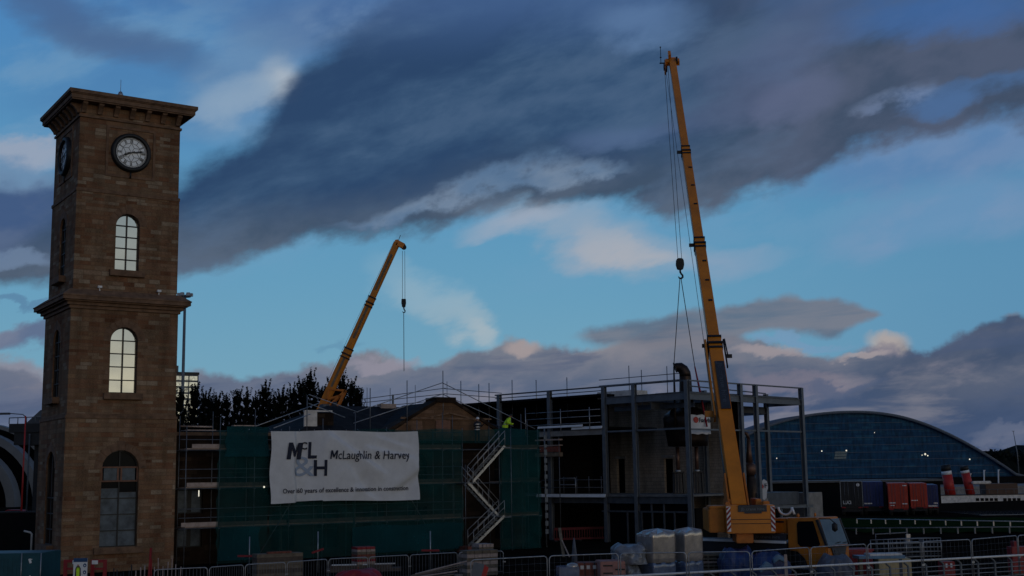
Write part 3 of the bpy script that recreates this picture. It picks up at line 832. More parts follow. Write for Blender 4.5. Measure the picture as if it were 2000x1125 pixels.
b = MB().tube([(6.7, 1.0, 8.0), (8.4, .4, 7.95)], .05, 6).box(6.8, 8.6, .3, .6, 7.72, 7.78).box(9.6, 11.0, .1, .5, 7.98, 8.06); b.build('loose_board', 'board', sc)


def net(x0, x1, z0, z1, mt_, y=-.03, nm='debris_net'):
    b = MB(); nx, nz = max(4, int((x1 - x0) * 2.5)), max(4, int((z1 - z0) * 2.5))
    vs = []
    for j in range(nz + 1):
        for i in range(nx + 1):
            x = x0 + (x1 - x0) * i / nx; z = z0 + (z1 - z0) * j / nz
            sag = .05 * math.sin(x * 2.86 + z * .7) + .03 * math.sin(z * 3.1 + x) + random.uniform(-.012, .012)
            edge = (.05 * math.sin(x * 1.4) if j == nz else 0)
            vs.append((x + (random.uniform(-.08, .08) if i in (0, nx) else 0), y + sag * .8 - .05, z + edge))
    b.addm(vs, [(j * (nx + 1) + i, j * (nx + 1) + i + 1, (j + 1) * (nx + 1) + i + 1, (j + 1) * (nx + 1) + i) for j in range(nz) for i in range(nx)], True)
    return b.build(nm, mt_, sc)


net(8.6, 11.75, .1, 7.75, 'net'); net(9.0, 11.7, 6.2, 7.95, 'net_top', -.12)
net(11.75, 17.4, .15, 5.6, 'net'); net(17.3, 25.25, .1, 7.86, 'net')
net(21.8, 28.2, 7.0, 7.9, 'net', -.11); net(28.15, 31.45, .0, 7.95, 'net'); net(28.2, 30.2, 6.9, 8.0, 'net_top', -.1)
net(8.7, 11.2, .25, 2.1, 'net_top', -.14); net(17.2, 25.1, .25, 1.9, 'net_top', -.16); net(28.3, 31.3, 2.4, 6.6, 'net', -.12)
# post with pale tape bands at the right end of the netting
b = MB().tube([(31.9, .0, 0), (31.9, .0, 8.0)], .05, 8); b.build('end_post', 'galv_dark', sc)
b = MB(); random.seed(5)
for k in range(13):
    z = .9 + k * .53; b.box(31.78, 32.02, -.1, -.06, z, z + random.uniform(.18, .4))
b.build('marker_tape', 'steel', sc)
# festoon lamps that are lit
t_ = thing('site_lamp', 'lit vertical tube lamp on the open scaffold bay beside the tower', 'lamp', TO, TR)
MB().tube([(7.6, .2, 3.95), (7.6, .2, 4.3)], .03, 6).build('tube', 'lamp_on', t_); MB().tube([(7.6, .2, 4.3), (7.6, .2, 4.42)], .045, 6).build('holder', 'frame_black', t_)
t_ = thing('site_lamp', 'small round lit lamp behind the netting left of the white banner', 'lamp', TO, TR)
MB().lathe([(.005, -.06), (.05, -.03), (.06, 0), (.04, .04), (.01, .06)], (11.42, -.2, 4.42), 8).build('bulb', 'lamp_on', t_); MB().tube([(11.42, -.2, 4.48), (11.42, -.05, 4.6)], .02, 5).build('holder', 'frame_black', t_)

# ------------------------------------------------------------------ banner
bx0, bx1, bz0, bz1 = 11.66, 21.6, 3.47, 7.72


def bsurf(x, z):
    u = (x - bx0) / (bx1 - bx0); v = (z - bz0) / (bz1 - bz0)
    y = 0.0
    k1 = 1 / (1 + math.exp(-(x - 13.35 - .05 * math.sin(z * 2)) / .07)); y += k1 * max(0.0, (15.12 - x) / 1.75) * .62 * (.7 + .3 * v)
    y -= .22 * max(0.0, (x - 20.9) / .7) * (1 - .5 * v)
    y += .035 * math.sin(x * 2.3 + z * 1.1)
    for (x_, z_, dx, dz, amp, wd) in ((15.3, 7.7, 4.2, -2.6, .11, .13), (17.8, 6.9, 4.0, -.9, .07, .12), (17.2, 4.6, 1.8, -1.2, .08, .14), (21.9, 5.4, -2.3, -1.6, .10, .2), (16.5, 5.9, 1.6, -2.0, .05, .12), (18.5, 7.6, 3.0, -1.0, .05, .1)):
        L_ = math.hypot(dx, dz); tx, tz = dx / L_, dz / L_
        a = (x - x_) * tx + (z - z_) * tz; d = -(x - x_) * tz + (z - z_) * tx
        k = max(0, min(1, a / .4)) * max(0, min(1, (L_ - a) / .8))
        y += 1.5 * amp * k * math.tanh(d / wd) * math.exp(-(d / .9) ** 2)
    y -= .04 * math.sin(u * math.pi) * math.sin(v * math.pi)
    return -.56 + y


ban = thing('banner', 'large creased white contractor banner hung on the green scaffold netting', 'banner', TO, TR)
b = MB(); nx, nz = 150, 64; vs = []
for j in range(nz + 1):
    for i in range(nx + 1):
        x = bx0 + (bx1 - bx0) * i / nx; z = bz0 + (bz1 - bz0) * j / nz
        zz = z + .04 * math.sin(x * .9) * (j / nz) - .05 * math.sin(x * .7) * (1 - j / nz) + (.05 if j == 0 and 13.4 < x < 15.1 else 0)
        xx = x + .05 * math.sin(z * 2.1) * (1 if i in (0, 1, nx - 1, nx) else 0)
        vs.append((xx, bsurf(x, z), zz))
b.addm(vs, [(j * (nx + 1) + i, j * (nx + 1) + i + 1, (j + 1) * (nx + 1) + i + 1, (j + 1) * (nx + 1) + i) for j in range(nz) for i in range(nx)], True)
b.build('sheet', 'banner', ban)


def bigM(nm, x, z, w_, h_, sh, st_=.2):
    q = [(0, 0), (0, 1), (.24, 1), (.5, .5), (.76, 1), (1, 1), (1, 0), (1 - st_, 0), (1 - st_, .62), (.57, .16), (.43, .16), (st_, .62), (st_, 0)]
    b = MB()
    pts_ = [(x + u * w_ + v * h_ * sh, z + v * h_) for u, v in q]
    tris = [(0, 1, 11, 12), (1, 2, 3, 10, 11), (3, 4, 8, 9), (3, 9, 10), (4, 5, 8), (5, 6, 7, 8)]
    for d in (0, -.004): b.addm([(u, bsurf(u, v) - .055 + d, v) for u, v in pts_], tris)
    return b.build(nm, 'ink', ban)


def btxt(nm, body, x, z, size, width, mt_='ink', bold=0.0, shear=0.0, tilt=0.0):
    # x axis of the lettering runs along the banner
    xf = lambda u, v, d: (x + u, bsurf(x + u, z + v + tilt * u) - .05 - d, z + v + tilt * u)
    text_mb(body, size, xf, bold, shear, .003, 'LEFT', width, 2, .12).build(nm, mt_, ban)


bigM('logo_letter', 12.62, 6.02, 1.12, 1.0, .16, .24)
btxt('logo_letter', 'C', 13.72, 6.62, .62, .4, 'ink', .015, 0)
btxt('logo_letter', 'L', 14.16, 6.1, 1.36, .5, 'ink', .035, .05)
btxt('logo_letter', 'H', 14.5, 5.05, 1.32, .78, 'ink', .03, 0)
btxt('logo_ampersand', '&', 13.25, 5.02, 1.75, 1.3, 'ink_pale', .0, 0)
bigM('lettering', 15.44, 6.03, .46, .52, .12, .2)
btxt('lettering', 'cLaughlin & Harvey', 15.98, 6.02, .74, 4.98, 'ink', .004, .06, -.004)
btxt('lettering', 'Over 160 years of excellence & innovation in construction', 12.45, 4.02, .40, 8.5, 'ink', .005, 0, .004)
b = MB()
for i in range(6):
    x = bx0 + .1 + i * (bx1 - bx0 - .2) / 5
    b.tube([(x, bsurf(x, bz1 - .05), bz1 - .05), (x, -.02, bz1 + .15)], .015, 4)
b.build('ties', 'galv_dark', ban)

# ------------------------------------------------------------------ scaffold stair
st = thing('scaffold_stair', 'zigzag aluminium scaffold stair with handrails rising past the netting', 'staircase', TO, TR)


def flight(x0, z0, x1, z1, y0, y1, nm=8):
    b = MB()
    b.bar((x0, y0, z0), (x1, y0, z1), .05, .16, (0, 0, 1))
    f = b.build('flight', 'alu', st)
    MB().bar((x0, y1, z0), (x1, y1, z1), .05, .14, (0, 0, 1)).build('stringer', 'galv_dark', f)
    tr = MB()
    for i in range(nm):
        t = (i + .5) / nm; x = x0 + (x1 - x0) * t; z = z0 + (z1 - z0) * t
        tr.box(x - .1, x + .1, y0 + .12, y1 - .03, z + .06, z + .085)
    tr.build('treads', 'galv', f)
    h = MB()
    for y in (y0 - .03, y1 + .03):
        for hh_ in (.55, 1.0): h.tube([(x0, y, z0 + hh_), (x1, y, z1 + hh_)], .024, 6)
        for t in (.0, .33, .66, 1): h.tube([(x0 + (x1 - x0) * t, y, z0 + (z1 - z0) * t), (x0 + (x1 - x0) * t, y, z0 + (z1 - z0) * t + 1.0)], .022, 6)
    h.build('handrail', 'alu', f)


flight(25.35, .42, 27.75, 2.25, -1.15, -.5)
flight(27.75, 2.25, 25.35, 4.5, -.45, .2, 9)
flight(25.35, 4.5, 27.85, 6.8, -1.15, -.5, 9)
for z, x0, x1 in ((2.2, 27.6, 28.3), (4.45, 24.7, 25.45), (6.72, 27.7, 28.4)):
    MB().box(x0, x1, -1.2, .25, z - .05, z).build('landing', 'galv_dark', st)
b = MB()
for x in (24.75, 28.3):
    for y in (-1.2, .25): b.tube([(x, y, 0), (x, y, 7.9 if x > 26 else 5.6)], .024, 6)
b.build('frame_post', 'galv_dark', st)
b = MB().box(24.9, 25.6, -1.2, .2, 0, .4); b.build('base_step', 'brick', st)

# ------------------------------------------------------------------ roof edge protection rails
er = thing('roof_edge_rails', 'sloping scaffold tube guard rails standing above the slate roof and gable', 'guard rail', TO, TR)
P3 = [((18.0, 1.3, 8.95), (24.55, 1.3, 11.05)), ((18.0, 1.3, 8.3), (24.55, 1.3, 10.3)), ((24.55, 1.3, 11.05), (32.0, 1.3, 8.05)), ((24.55, 1.3, 10.3), (30.2, 1.3, 8.2)),
      ((11.3, 1.3, 8.0), (16.2, 2.6, 9.6)), ((12.6, 1.3, 7.95), (15.6, 2.6, 8.9)), ((14.9, 1.3, 10.05), (18.3, 1.3, 9.0)), ((14.9, 1.3, 9.5), (17.4, 1.3, 8.65))]
for p, q in P3: MB().tube([p, q], .03, 6).build('rail', 'galv', er)
for px, pt, pb, dy in ((795, 743, 806, 1.2), (723, 758, 826, 1.2), (865, 724, 786, 1.35), (600, 772, 825, 1.3)):
    d = ray(px, pt)
    # stand the pole on the building's own front plane
    o = TO + Vector((-math.sin(TR), math.cos(TR), 0)) * dy
    nrm = Vector((-math.sin(TR), math.cos(TR), 0)); t = (o - CAM).dot(nrm) / d.dot(nrm); p = CAM + d * t - TO
    a = p.dot(Vector((math.cos(TR), math.sin(TR), 0)))
    MB().tube([(a, dy, 7.6), (a, dy, p.z)], .032, 6).build('upright', 'galv_dark', er)
# back rails along the ridge
bk = thing('ridge_guard_rails', 'long level scaffold rails with thin uprights behind the roof ridge', 'guard rail', TO, TR)
UXr, UYr = Vector((math.cos(TR), math.sin(TR), 0)), Vector((-math.sin(TR), math.cos(TR), 0))


def tfront(px, py, b_):
    """where a sight line meets the vertical plane b_ metres behind the tower front (tower axes)"""
    d = ray(px, py); o = TO + UYr * b_; t = (o - CAM).dot(UYr) / d.dot(UYr); p = CAM + d * t - TO
    return (p.dot(UXr), b_, p.z)


for l_ in (((705, 780), (870, 758)), ((705, 787), (870, 769)), ((705, 797), (870, 781)), ((868, 759), (980, 768)), ((868, 769), (980, 777))):
    MB().tube([tfront(q_[0], q_[1], 9.5) for q_ in l_], .03, 6).build('rail', 'galv_dark', bk)
for px, py in ((717, 757), (762, 758), (811, 752), (873, 745)):
    a_ = tfront(px, py, 9.5)
    MB().tube([(a_[0], 9.5, 8), a_], .026, 6).build('upright', 'galv', bk)

# ================================================================== steel framed building
SO = Vector((11.963, 85, 0)); SR = R(45)
sb = thing('steel_frame_building', 'half built grey steel frame with block walls and black open floors', 'building', SO, SR)


def col_i(x, y, z0, z1, w=.3, alongy=True, nm='column', mt_='steel'):
    b = MB(); f = .025; h = w / 2
    if alongy:
        b.box(x - h, x + h, y - h, y - h + f, z0, z1).box(x - h, x + h, y + h - f, y + h, z0, z1).box(x - .012, x + .012, y - h + f, y + h - f, z0, z1)
    else:
        b.box(x - h, x - h + f, y - h, y + h, z0, z1).box(x + h - f, x + h, y - h, y + h, z0, z1).box(x - h + f, x + h - f, y - .012, y + .012, z0, z1)
    return b.build(nm, mt_, sb)


def beam(p, q, h=.45, w=.2, mt_='steel', nm='beam'):
    p = Vector(p); q = Vector(q); b = MB()
    b.bar(p + Vector((0, 0, h / 2)), q + Vector((0, 0, h / 2)), w, .03); b.bar(p - Vector((0, 0, h / 2)), q - Vector((0, 0, h / 2)), w, .03)
    b.bar(p, q, .03, h - .03); return b.build(nm, mt_, sb)


TOPZ = 11.22
LY = [0.0, 4.7, 7.55, 13.05, 18.55]
for y in LY: col_i(0, y, 0 if y < 8 else 0, TOPZ, .3, False)
for x in (6.35, 8.3, 14.5): col_i(x, 0, 0, TOPZ, .3)
for x, y in ((6.35, 3.2), (8.3, 3.2), (14.5, 3.2)): col_i(x, y, 0, 10.9, .3)
# top rails and beams
MB().bar((0, 0, TOPZ - .03), (0, 19, TOPZ - .03), .12, .1).build('top_rail', 'steel_dark', sb)
MB().bar((0, 0, TOPZ - .03), (14.6, 0, TOPZ - .03), .12, .1).build('top_rail', 'steel', sb)
MB().bar((0, 7.5, TOPZ - .3), (0, 19, TOPZ - .3), .06, .06).build('top_rail', 'steel_dark', sb)
MB().bar((.3, .3, 10.85), (14.5, 3.2, 10.95), .08, .08).build('top_rail', 'steel_dark', sb)
beam((0, .15, 10.15), (0, 7.4, 10.15), .5); beam((0.15, 0, 10.1), (14.35, 0, 10.1), .42)
beam((1.0, .15, 9.55), (1.0, 7.4, 9.55), .3, mt_='steel_dark'); beam((0, 3.2, 9.6), (14.4, 3.2, 9.6), .5, mt_='steel_dark')
beam((14.5, .1, 10.1), (14.5, 3.1, 10.1), .4); beam((14.5, 3.2, 9.5), (14.5, 9, 9.5), .4, mt_='steel_dark')
MB().box(.3, 14.4, .2, 3.0, 10.36, 10.46).build('roof_deck', 'steel_dark', sb)
MB().bar((.15, 0, 7.83), (14.35, 0, 7.83), .1, .12).build('side_rail', 'steel', sb)
MB().bar((0, .15, 7.9), (0, 7.4, 7.9), .1, .12).build('side_rail', 'steel', sb)
# upper floors on the left side
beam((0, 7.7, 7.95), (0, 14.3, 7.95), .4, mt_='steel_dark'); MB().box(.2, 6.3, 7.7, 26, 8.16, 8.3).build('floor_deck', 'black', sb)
beam((0, .15, 3.0), (0, 14.2, 3.0), .45, mt_='steel_dark'); MB().box(.2, 6.3, .2, 26, 3.24, 3.36).build('floor_deck', 'deck', sb)
MB().bar((-.3, 7.4, 3.3), (-.3, 14.3, 3.3), .05, .24, (.35, 0, 1)).build('edge_board', 'white', sb)
MB().bar((-.25, 7.6, 8.24), (-.25, 10.6, 8.24), .05, .2, (.35, 0, 1)).build('edge_board', 'white', sb)
MB().bar((-.36, 9.4, 8.42), (-.36, 14.0, 8.42), .05, .16, (.35, 0, 1)).build('edge_board', 'white', sb)
MB().box(-.12, .12, 7.6, 14.1, 7.72, 8.1).build('edge_beam', 'concrete', sb)
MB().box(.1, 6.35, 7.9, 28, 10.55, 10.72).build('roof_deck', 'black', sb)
MB().box(6.5, 6.8, 12.72, 30, 0, 11.2).build('rear_wall_dark', 'black', sb)  # black base keeps this lit wall as dark as a shaded interior
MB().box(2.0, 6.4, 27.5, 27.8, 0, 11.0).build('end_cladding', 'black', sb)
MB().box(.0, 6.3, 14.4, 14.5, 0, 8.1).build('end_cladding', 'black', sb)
# block wall with doorways
wl = MB().box(6.5, 6.75, 1.65, 12.7, 0, 10.35).build('block_wall', 'block', sb)
cut(wl, [MB().box(6, 7.2, 11.2, 12.0, 3.36, 6.0), MB().box(6, 7.2, 6.45, 7.3, 3.36, 5.92)])
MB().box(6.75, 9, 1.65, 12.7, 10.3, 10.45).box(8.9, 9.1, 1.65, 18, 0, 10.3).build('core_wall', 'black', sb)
for y0, y1 in ((11.05, 12.15), (6.3, 7.45)):
    MB().box(6.42, 6.495, y0, y1, 6.0, 6.2).build('lintel', 'concrete', sb)
MB().box(6.2, 6.45, 2.0, 8.2, 10.0, 10.3).build('ring_beam', 'steel_dark', sb)
# ground floor glazing frame
MB().bar((-.02, .3, 2.2), (-.02, 8, 2.2), .1, .12).build('glazing_rail', 'steel_dark', sb)
for y in (.25, 1.4, 2.3, 3.35, 4.3, 5.6, 7.75): MB().bar((-.02, y, 0), (-.02, y, 2.14), .1, .1).build('mullion', 'steel_dark', sb)
for y in (2.3, 3.4): MB().bar((-.02, y, 2.26), (-.02, y, 2.8), .1, .1).build('mullion', 'steel_dark', sb)
MB().box(.3, .34, .3, 8, 0, 2.9).build('glazing', 'glass_dark', sb)
MB().box(.1, .25, 2.1, 3.3, 2.92, 3.18).build('edge_board', 'concrete', sb)
MB().box(.1, .25, 1.1, 1.9, 2.98, 3.2).build('edge_board', 'deck', sb)
# low canopy frame at the right
beam((8.7, -.1, 2.28), (15.3, -.1, 2.2), .2, .15)
for x in (8.95, 10.85, 14.6): MB().bar((x, -.1, 0), (x, -.1, 2.1), .16, .16).build('canopy_post', 'steel', sb)
MB().box(9.7, 14.2, .4, 2.8, 2.36, 3.3).build('plant_box', 'steel_dark', sb, .03)
MB().box(8.6, 9.5, .1, 1.0, 2.36, 2.9).build('block_pack', 'concrete', sb, .02)
MB().box(15.0, 17.0, .1, 2.4, 0, 3.2).build('stair_core', 'concrete', sb)
MB().box(4.0, 14.6, 2.6, 3.0, 0, 2.3).build('base_wall', 'black', sb)
# guard rails on the open decks
gr = thing('deck_guard_rails', 'pale tube guard rails round the edge of the open upper deck', 'guard rail', SO, SR)
for z in (8.6, 9.08, 9.55): MB().tube([(-.3, 7.7, z), (-.3, 15.4, z)], .03, 6).build('rail', 'galv', gr)
for y, z0, z1 in ((8.7, 7.9, 9.75), (11.6, 7.9, 9.75), (15.3, 7.8, 10.0)): MB().tube([(-.35, y, z0), (-.35, y, z1)], .035, 6).build('upright', 'galv', gr)
gr2 = thing('deck_guard_rails', 'thin tube guard rails on the open first floor deck above the black opening', 'guard rail', SO, SR)
for z in (3.9, 4.45): MB().tube([(-.25, 7.6, z), (-.25, 13.8, z)], .022, 6).build('rail', 'galv_dark', gr2)
for y in (7.8, 9.0, 10.2, 11.5, 13.4): MB().tube([(-.25, y, 3.1), (-.25, y, 4.7)], .024, 6).build('upright', 'galv_dark', gr2)
b = MB()
for p, q in (((-.28, 10.3, 4.58), (-.28, 11.9, 4.58)), ((-.28, 10.3, 4.1), (-.28, 11.9, 4.1)), ((-.28, 10.3, 3.4), (-.28, 10.3, 4.58)), ((-.28, 11.9, 3.4), (-.28, 11.9, 4.58))): b.tube([p, q], .03, 6)
b.build('gate', 'galv', gr2)
gr3 = thing('roof_guard_rails', 'dark tube guard rails standing above the block wall at the steel frame', 'guard rail', SO, SR)
for z in (11.55, 12.0): MB().tube([(3.0, 10.6, z), (3.0, 2.8, z)], .03, 6).build('rail', 'galv_dark', gr3)
for y, z in ((7.6, 12.9), (4.0, 12.6), (6.4, 12.5)): MB().tube([(3.0, y, 9.8), (3.0, y, z)], .03, 6).build('upright', 'galv_dark', gr3)
b = MB().box(1.6, 3.4, 6.2, 9.6, 10.42, 10.95); b.build('pale_panel', 'board_white', gr3)
# thin aerial uprights on top of the black roof
for px, pt in ((900, 744), (935, 750), (955, 748), (1000, 742), (1047, 742), (1107, 737)):
    p = at(px, pt, 101)
    MB().tube([(p.x, 101, 9.5), (p.x, 101, p.z)], .04, 6).build('roof_pole', 'galv')
for i, o in enumerate([o for o in col.objects if o.name.startswith('roof_pole')]):
    tag(o, ['first pale roof pole just right of the gable apex', 'second pale roof pole right of the gable apex', 'pale roof pole directly left of the first steel column', 'pale roof pole directly right of the first steel column',
            'pale roof pole above the middle of the black roof', 'tallest pale roof pole above the black roof, nearest the block wall'][i], 'pole', 'poles along the black roof edge')
# scaffold bay with pallet boards in front of the black opening
lb = thing('loading_bay', 'small scaffold loading bay with timber boards beside the end of the netting', 'scaffold', SO, SR)
for y in (11.4, 13.6): MB().tube([(-.8, y, 0), (-.8, y, 7.6)], .03, 6).build('standard', 'galv_dark', lb)
for z, h in ((6.2, .3), (7.4, .1), (7.0, .06)): MB().box(-.9, -.5, 11.3, 13.8, z, z + h).build('board', 'board' if h < .2 else 'timber', lb)
b = MB().box(-.85, -.55, 11.5, 13.4, 6.55, 6.95); b.build('brick_stack', 'brick', lb)

# ================================================================== cranes
ROOT = Vector((10.1, 56.8, 3.6)); TIP = Vector((12.3, 89.0, 35.6))


def boom_parts(par, p0, p1, fr, ws, mats, collar_mat='chassis'):
    """telescopic boom: fr = section ends as fractions, ws = (width, height) of each section; rounded underside"""
    p0 = Vector(p0); p1 = Vector(p1); d = (p1 - p0); L_ = d.length; d.normalize()
    s_ = d.cross(Vector((0, 0, 1))).normalized(); u = s_.cross(d)
    def pt(t, a, b_): return p0 + d * (t * L_) + s_ * a + u * b_
    for i in range(len(fr) - 1):
        w, h = ws[i]
        prof = [(-w / 2, h * .5), (w / 2, h * .5), (w / 2, -h * .15), (w * .36, -h * .38), (w * .16, -h * .5), (-w * .16, -h * .5), (-w * .36, -h * .38), (-w / 2, -h * .15)]
        n = len(prof); b = MB()
        vs = [pt(t, a, c) for t in (fr[i] - (.01 if i else 0), fr[i + 1]) for a, c in prof]
        b.addm(vs, [list(range(n))[::-1], list(range(n, 2 * n))] + [(k, (k + 1) % n, (k + 1) % n + n, k + n) for k in range(n)])
        sec = b.build('boom_section', mats[i], par, .02)
        if i < len(fr) - 2:
            c = MB()
            for dt, k in ((-.1, 1.10), (.45, 1.16), (.8, 1.10)):
                vs = [p0 + d * (fr[i + 1] * L_ - dt - e) + s_ * a * k + u * c_ * k for e in (0, .14) for a, c_ in prof]
                c.addm(vs, [list(range(n))[::-1], list(range(n, 2 * n))] + [(q, (q + 1) % n, (q + 1) % n + n, q + n) for q in range(n)])
            c.bar(pt(fr[i + 1], -w * .55, h * .3) - d * .5, pt(fr[i + 1], -w * .55, h * .3) - d * .5 - s_ * .3, .12, .2)
            c.build('collar', collar_mat, sec)
            k_ = MB()
            for q in (.35, .55, .75):
                if i: k_.bar(pt(fr[i] + (fr[i + 1] - fr[i]) * q, .1, h * .5), pt(fr[i] + (fr[i + 1] - fr[i]) * q, .1, h * .5 + .03), .22, .14)
            if i: k_.build('pin_hole', collar_mat, sec)
    return d, s_, u, L_


c1 = thing('mobile_crane', 'big yellow mobile crane with long telescopic boom lifting the dark still', 'crane', (13.1, 52.8, 0), R(-45.5))
W1 = Matrix.Translation(c1.location) @ Matrix.Rotation(R(-45.5), 4, 'Z'); IW = W1.inverted()
lc = lambda p: IW @ Vector(p)
fr1 = [-.015, .2506, .4587, .6992, .996]
d1, s1, u1, L1 = boom_parts(c1, lc(ROOT), lc(TIP), fr1, [(.68, 1.0), (.60, .84), (.54, .74), (.49, .66)], ['yellow'] * 4)
BR, BT = lc(ROOT), lc(TIP)
bpnt = lambda t, a, c: BR + d1 * (t * L1) + s1 * a + u1 * c
# boom foot cheeks, sign panel, ladder-like side gear
b = MB()
for a in (-.43, .43): b.bar(bpnt(-.03, a, -.15), bpnt(.03, a, -.1), .08, 1.1, u1)
b.build('boom_foot', 'orange', c1)
pn = MB()
vs = [bpnt(t, a, .53 + e) for e in (0, .03) for t, a in ((.125, -.17), (.125, .30), (.205, .30), (.205, -.17))]
pn.addm(vs, [(0, 1, 2, 3), (7, 6, 5, 4), (0, 4, 5, 1), (1, 5, 6, 2), (2, 6, 7, 3), (3, 7, 4, 0)])
pno = pn.build('boom_sign', 'crane_grey', c1)
text_mb('Jb crane hire', .36, lambda x, y, z: bpnt(.203, -.05, .566) - d1 * x + s1 * y + u1 * z, .006, 0, .004, 'LEFT', 3.1).build('lettering', 'steel_dark', pno)
b = MB().bar(bpnt(.245, -.5, .3), bpnt(.12, -.5, .1), .1, .5, u1).bar(bpnt(.13, -.95, .0), bpnt(.13, -.4, .0), .28, .3); b.build('side_gear', 'yellow2', c1)
b = MB().bar(bpnt(.25, .48, .3), bpnt(.20, .48, .3), .07, .12, u1).bar(bpnt(.25, .54, .35), bpnt(.22, .58, .35), .06, .06).bar(bpnt(.22, .5, .3), bpnt(.22, .8, .3), .08, .2); b.build('cable_guide', 'chassis', c1)
# derrick cylinder
b = MB().tube([bpnt(.0, 0, -2.2) + Vector((0, 0, .6)), bpnt(.13, 0, -.75)], .26, 12).tube([bpnt(.13, 0, -.75), bpnt(.2, 0, -.55)], .17, 12); b.build('luffing_cylinder', 'crane_grey', c1)
# head sheaves and mast tip gear
hd = MB().bar(bpnt(.988, -.52, .1), bpnt(.988, .52, .1), .5, .35, u1).bar(bpnt(.99, -.2, .5), bpnt(1.006, -.2, .5), .2, .3, u1).bar(bpnt(.975, -.55, -.2), bpnt(.99, -.55, -.2), .1, .9, u1)
hdo = hd.build('boom_head', 'yellow', c1)
for a, c in ((-.45, -.35), (-.6, -.2), (.3, .3)):
    q = bpnt(.985, a, c); MB().tube([q - s1 * .06, q + s1 * .06], .28, 14).build('sheave', 'chassis', hdo)
b = MB().tube([bpnt(.99, -.5, .0), bpnt(.99, -.95, .0)], .05, 6).tube([bpnt(.99, -.85, 0), bpnt(.99, -.85, 0) + Vector((0, 0, 1.25))], .025, 5).box(-.01, .01, -.01, .01, 0, .01)
q = bpnt(.99, -.85, 0)
b.lathe([(.02, -.05), (.09, 0), (.02, .06)], (q.x, q.y, q.z + .45), 8).lathe([(.02, -.05), (.07, 0), (.02, .06)], (q.x, q.y, q.z + 1.25), 8); b.build('wind_gauge', 'chassis', hdo)
# superstructure and counterweight, boom heading
HD = math.atan2(TIP.x - ROOT.x, TIP.y - ROOT.y)
SUPW = Matrix.Translation((10.42, 57.4, 0)) @ Matrix.Rotation(-HD, 4, 'Z')


def sup(mb, nm, mt_, par=None, bevel=0):
    mb.v = [tuple(IW @ (SUPW @ Vector(v))) for v in mb.v]
    return mb.build(nm, mt_, par or c1, bevel)


cw = sup(MB().prism([(-1.04, 2.28), (1.06, 2.28), (1.06, 3.48), (.62, 3.48), (.62, 3.36), (-.46, 3.36), (-.46, 3.48), (-1.04, 3.48)], -3.2, -2.1), 'counterweight', 'yellow', None, .03)
b = MB()
for z in (2.68, 2.86): b.box(-1.045, 1.065, -3.212, -3.19, z, z + .025)
sup(b, 'seam', 'chassis', cw)
for x0 in (-1.03, .87):
    b1_ = MB().box(x0, x0 + .17, -3.222, -3.2, 2.36, 3.44)
    ch = sup(b1_, 'chevron_board', 'white', cw)
    rb = MB()
    for k in range(5):
        z = 2.34 + k * .23; s_ = 1 if x0 < 0 else -1
        pts = [(x0, z), (x0 + .17, z + .2), (x0 + .17, z + .32), (x0, z + .12)] if s_ > 0 else [(x0, z + .2), (x0 + .17, z), (x0 + .17, z + .12), (x0, z + .32)]
        pts = [(p[0], max(2.36, min(3.44, p[1]))) for p in pts]
        rb.prism(pts, -3.228, -3.2225)
    sup(rb, 'stripes', 'dkred', ch)
sg = sup(MB().prism([(-.52, 3.47), (.70, 3.47), (.70, 3.20), (.48, 3.20), (.48, 3.13), (-.26, 3.13), (-.26, 3.20), (-.52, 3.20)], -3.26, -3.222), 'name_board', 'crane_grey', None)
sup(text_mb('Jb crane hire', .17, lambda x, y, z: (-.42 + x, -3.265 - z, 3.26 + y), .003, 0, .002, 'LEFT', 1.02), 'lettering', 'titan', sg)
sup(MB().box(-1.0, 1.0, -2.1, 2.2, 2.25, 2.75).box(-.75, -.5, -1.2, 1.0, 2.75, 3.7).box(.5, .75, -1.2, 1.0, 2.75, 3.7), 'slew_platform', 'orange', None, .03)
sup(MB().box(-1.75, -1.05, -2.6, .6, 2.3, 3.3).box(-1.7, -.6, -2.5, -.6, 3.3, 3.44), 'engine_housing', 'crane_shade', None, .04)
sup(MB().tube([(-.45, -1.6, 3.1), (.45, -1.6, 3.1)], .34, 14).tube([(-.4, -2.3, 3.35), (.7, -2.3, 3.35)], .12, 10), 'winch_drum', 'chassis', None)
sup(MB().box(.72, 1.0, -2.0, -1.4, 2.75, 3.62).box(-.95, -.72, -2.0, -1.5, 2.75, 3.6), 'hose_reel', 'orange', None, .03)
sup(MB().box(-.62, .12, -2.9, -1.2, 1.85, 2.26), 'slew_ring', 'orange', None, .03)
# carrier
MB().box(-9.4, -.4, .35, 2.25, .95, 1.75).box(-9.4, -2.0, .0, 2.6, 1.0, 1.82).build('chassis', 'chassis', c1, .04)
MB().box(-9.4, -2.0, -.06, -.003, 1.82, 1.93).build('deck_edge', 'white', c1)
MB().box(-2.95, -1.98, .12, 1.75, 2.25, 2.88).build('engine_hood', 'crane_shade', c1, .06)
MB().box(-2.8, -2.15, .095, .118, 2.7, 2.78).build('hood_grille', 'chassis', c1)
sg = MB().box(-3.75, -2.0, -.02, .05, 1.95, 2.24).build('side_sign', 'crane_grey', c1)
text_mb('Jb crane hire', .2, lambda x, y, z: (-3.6 + x, -.025 - z, 2.03 + y), .003, 0, .002, 'LEFT', 1.3).build('lettering', 'steel', sg)
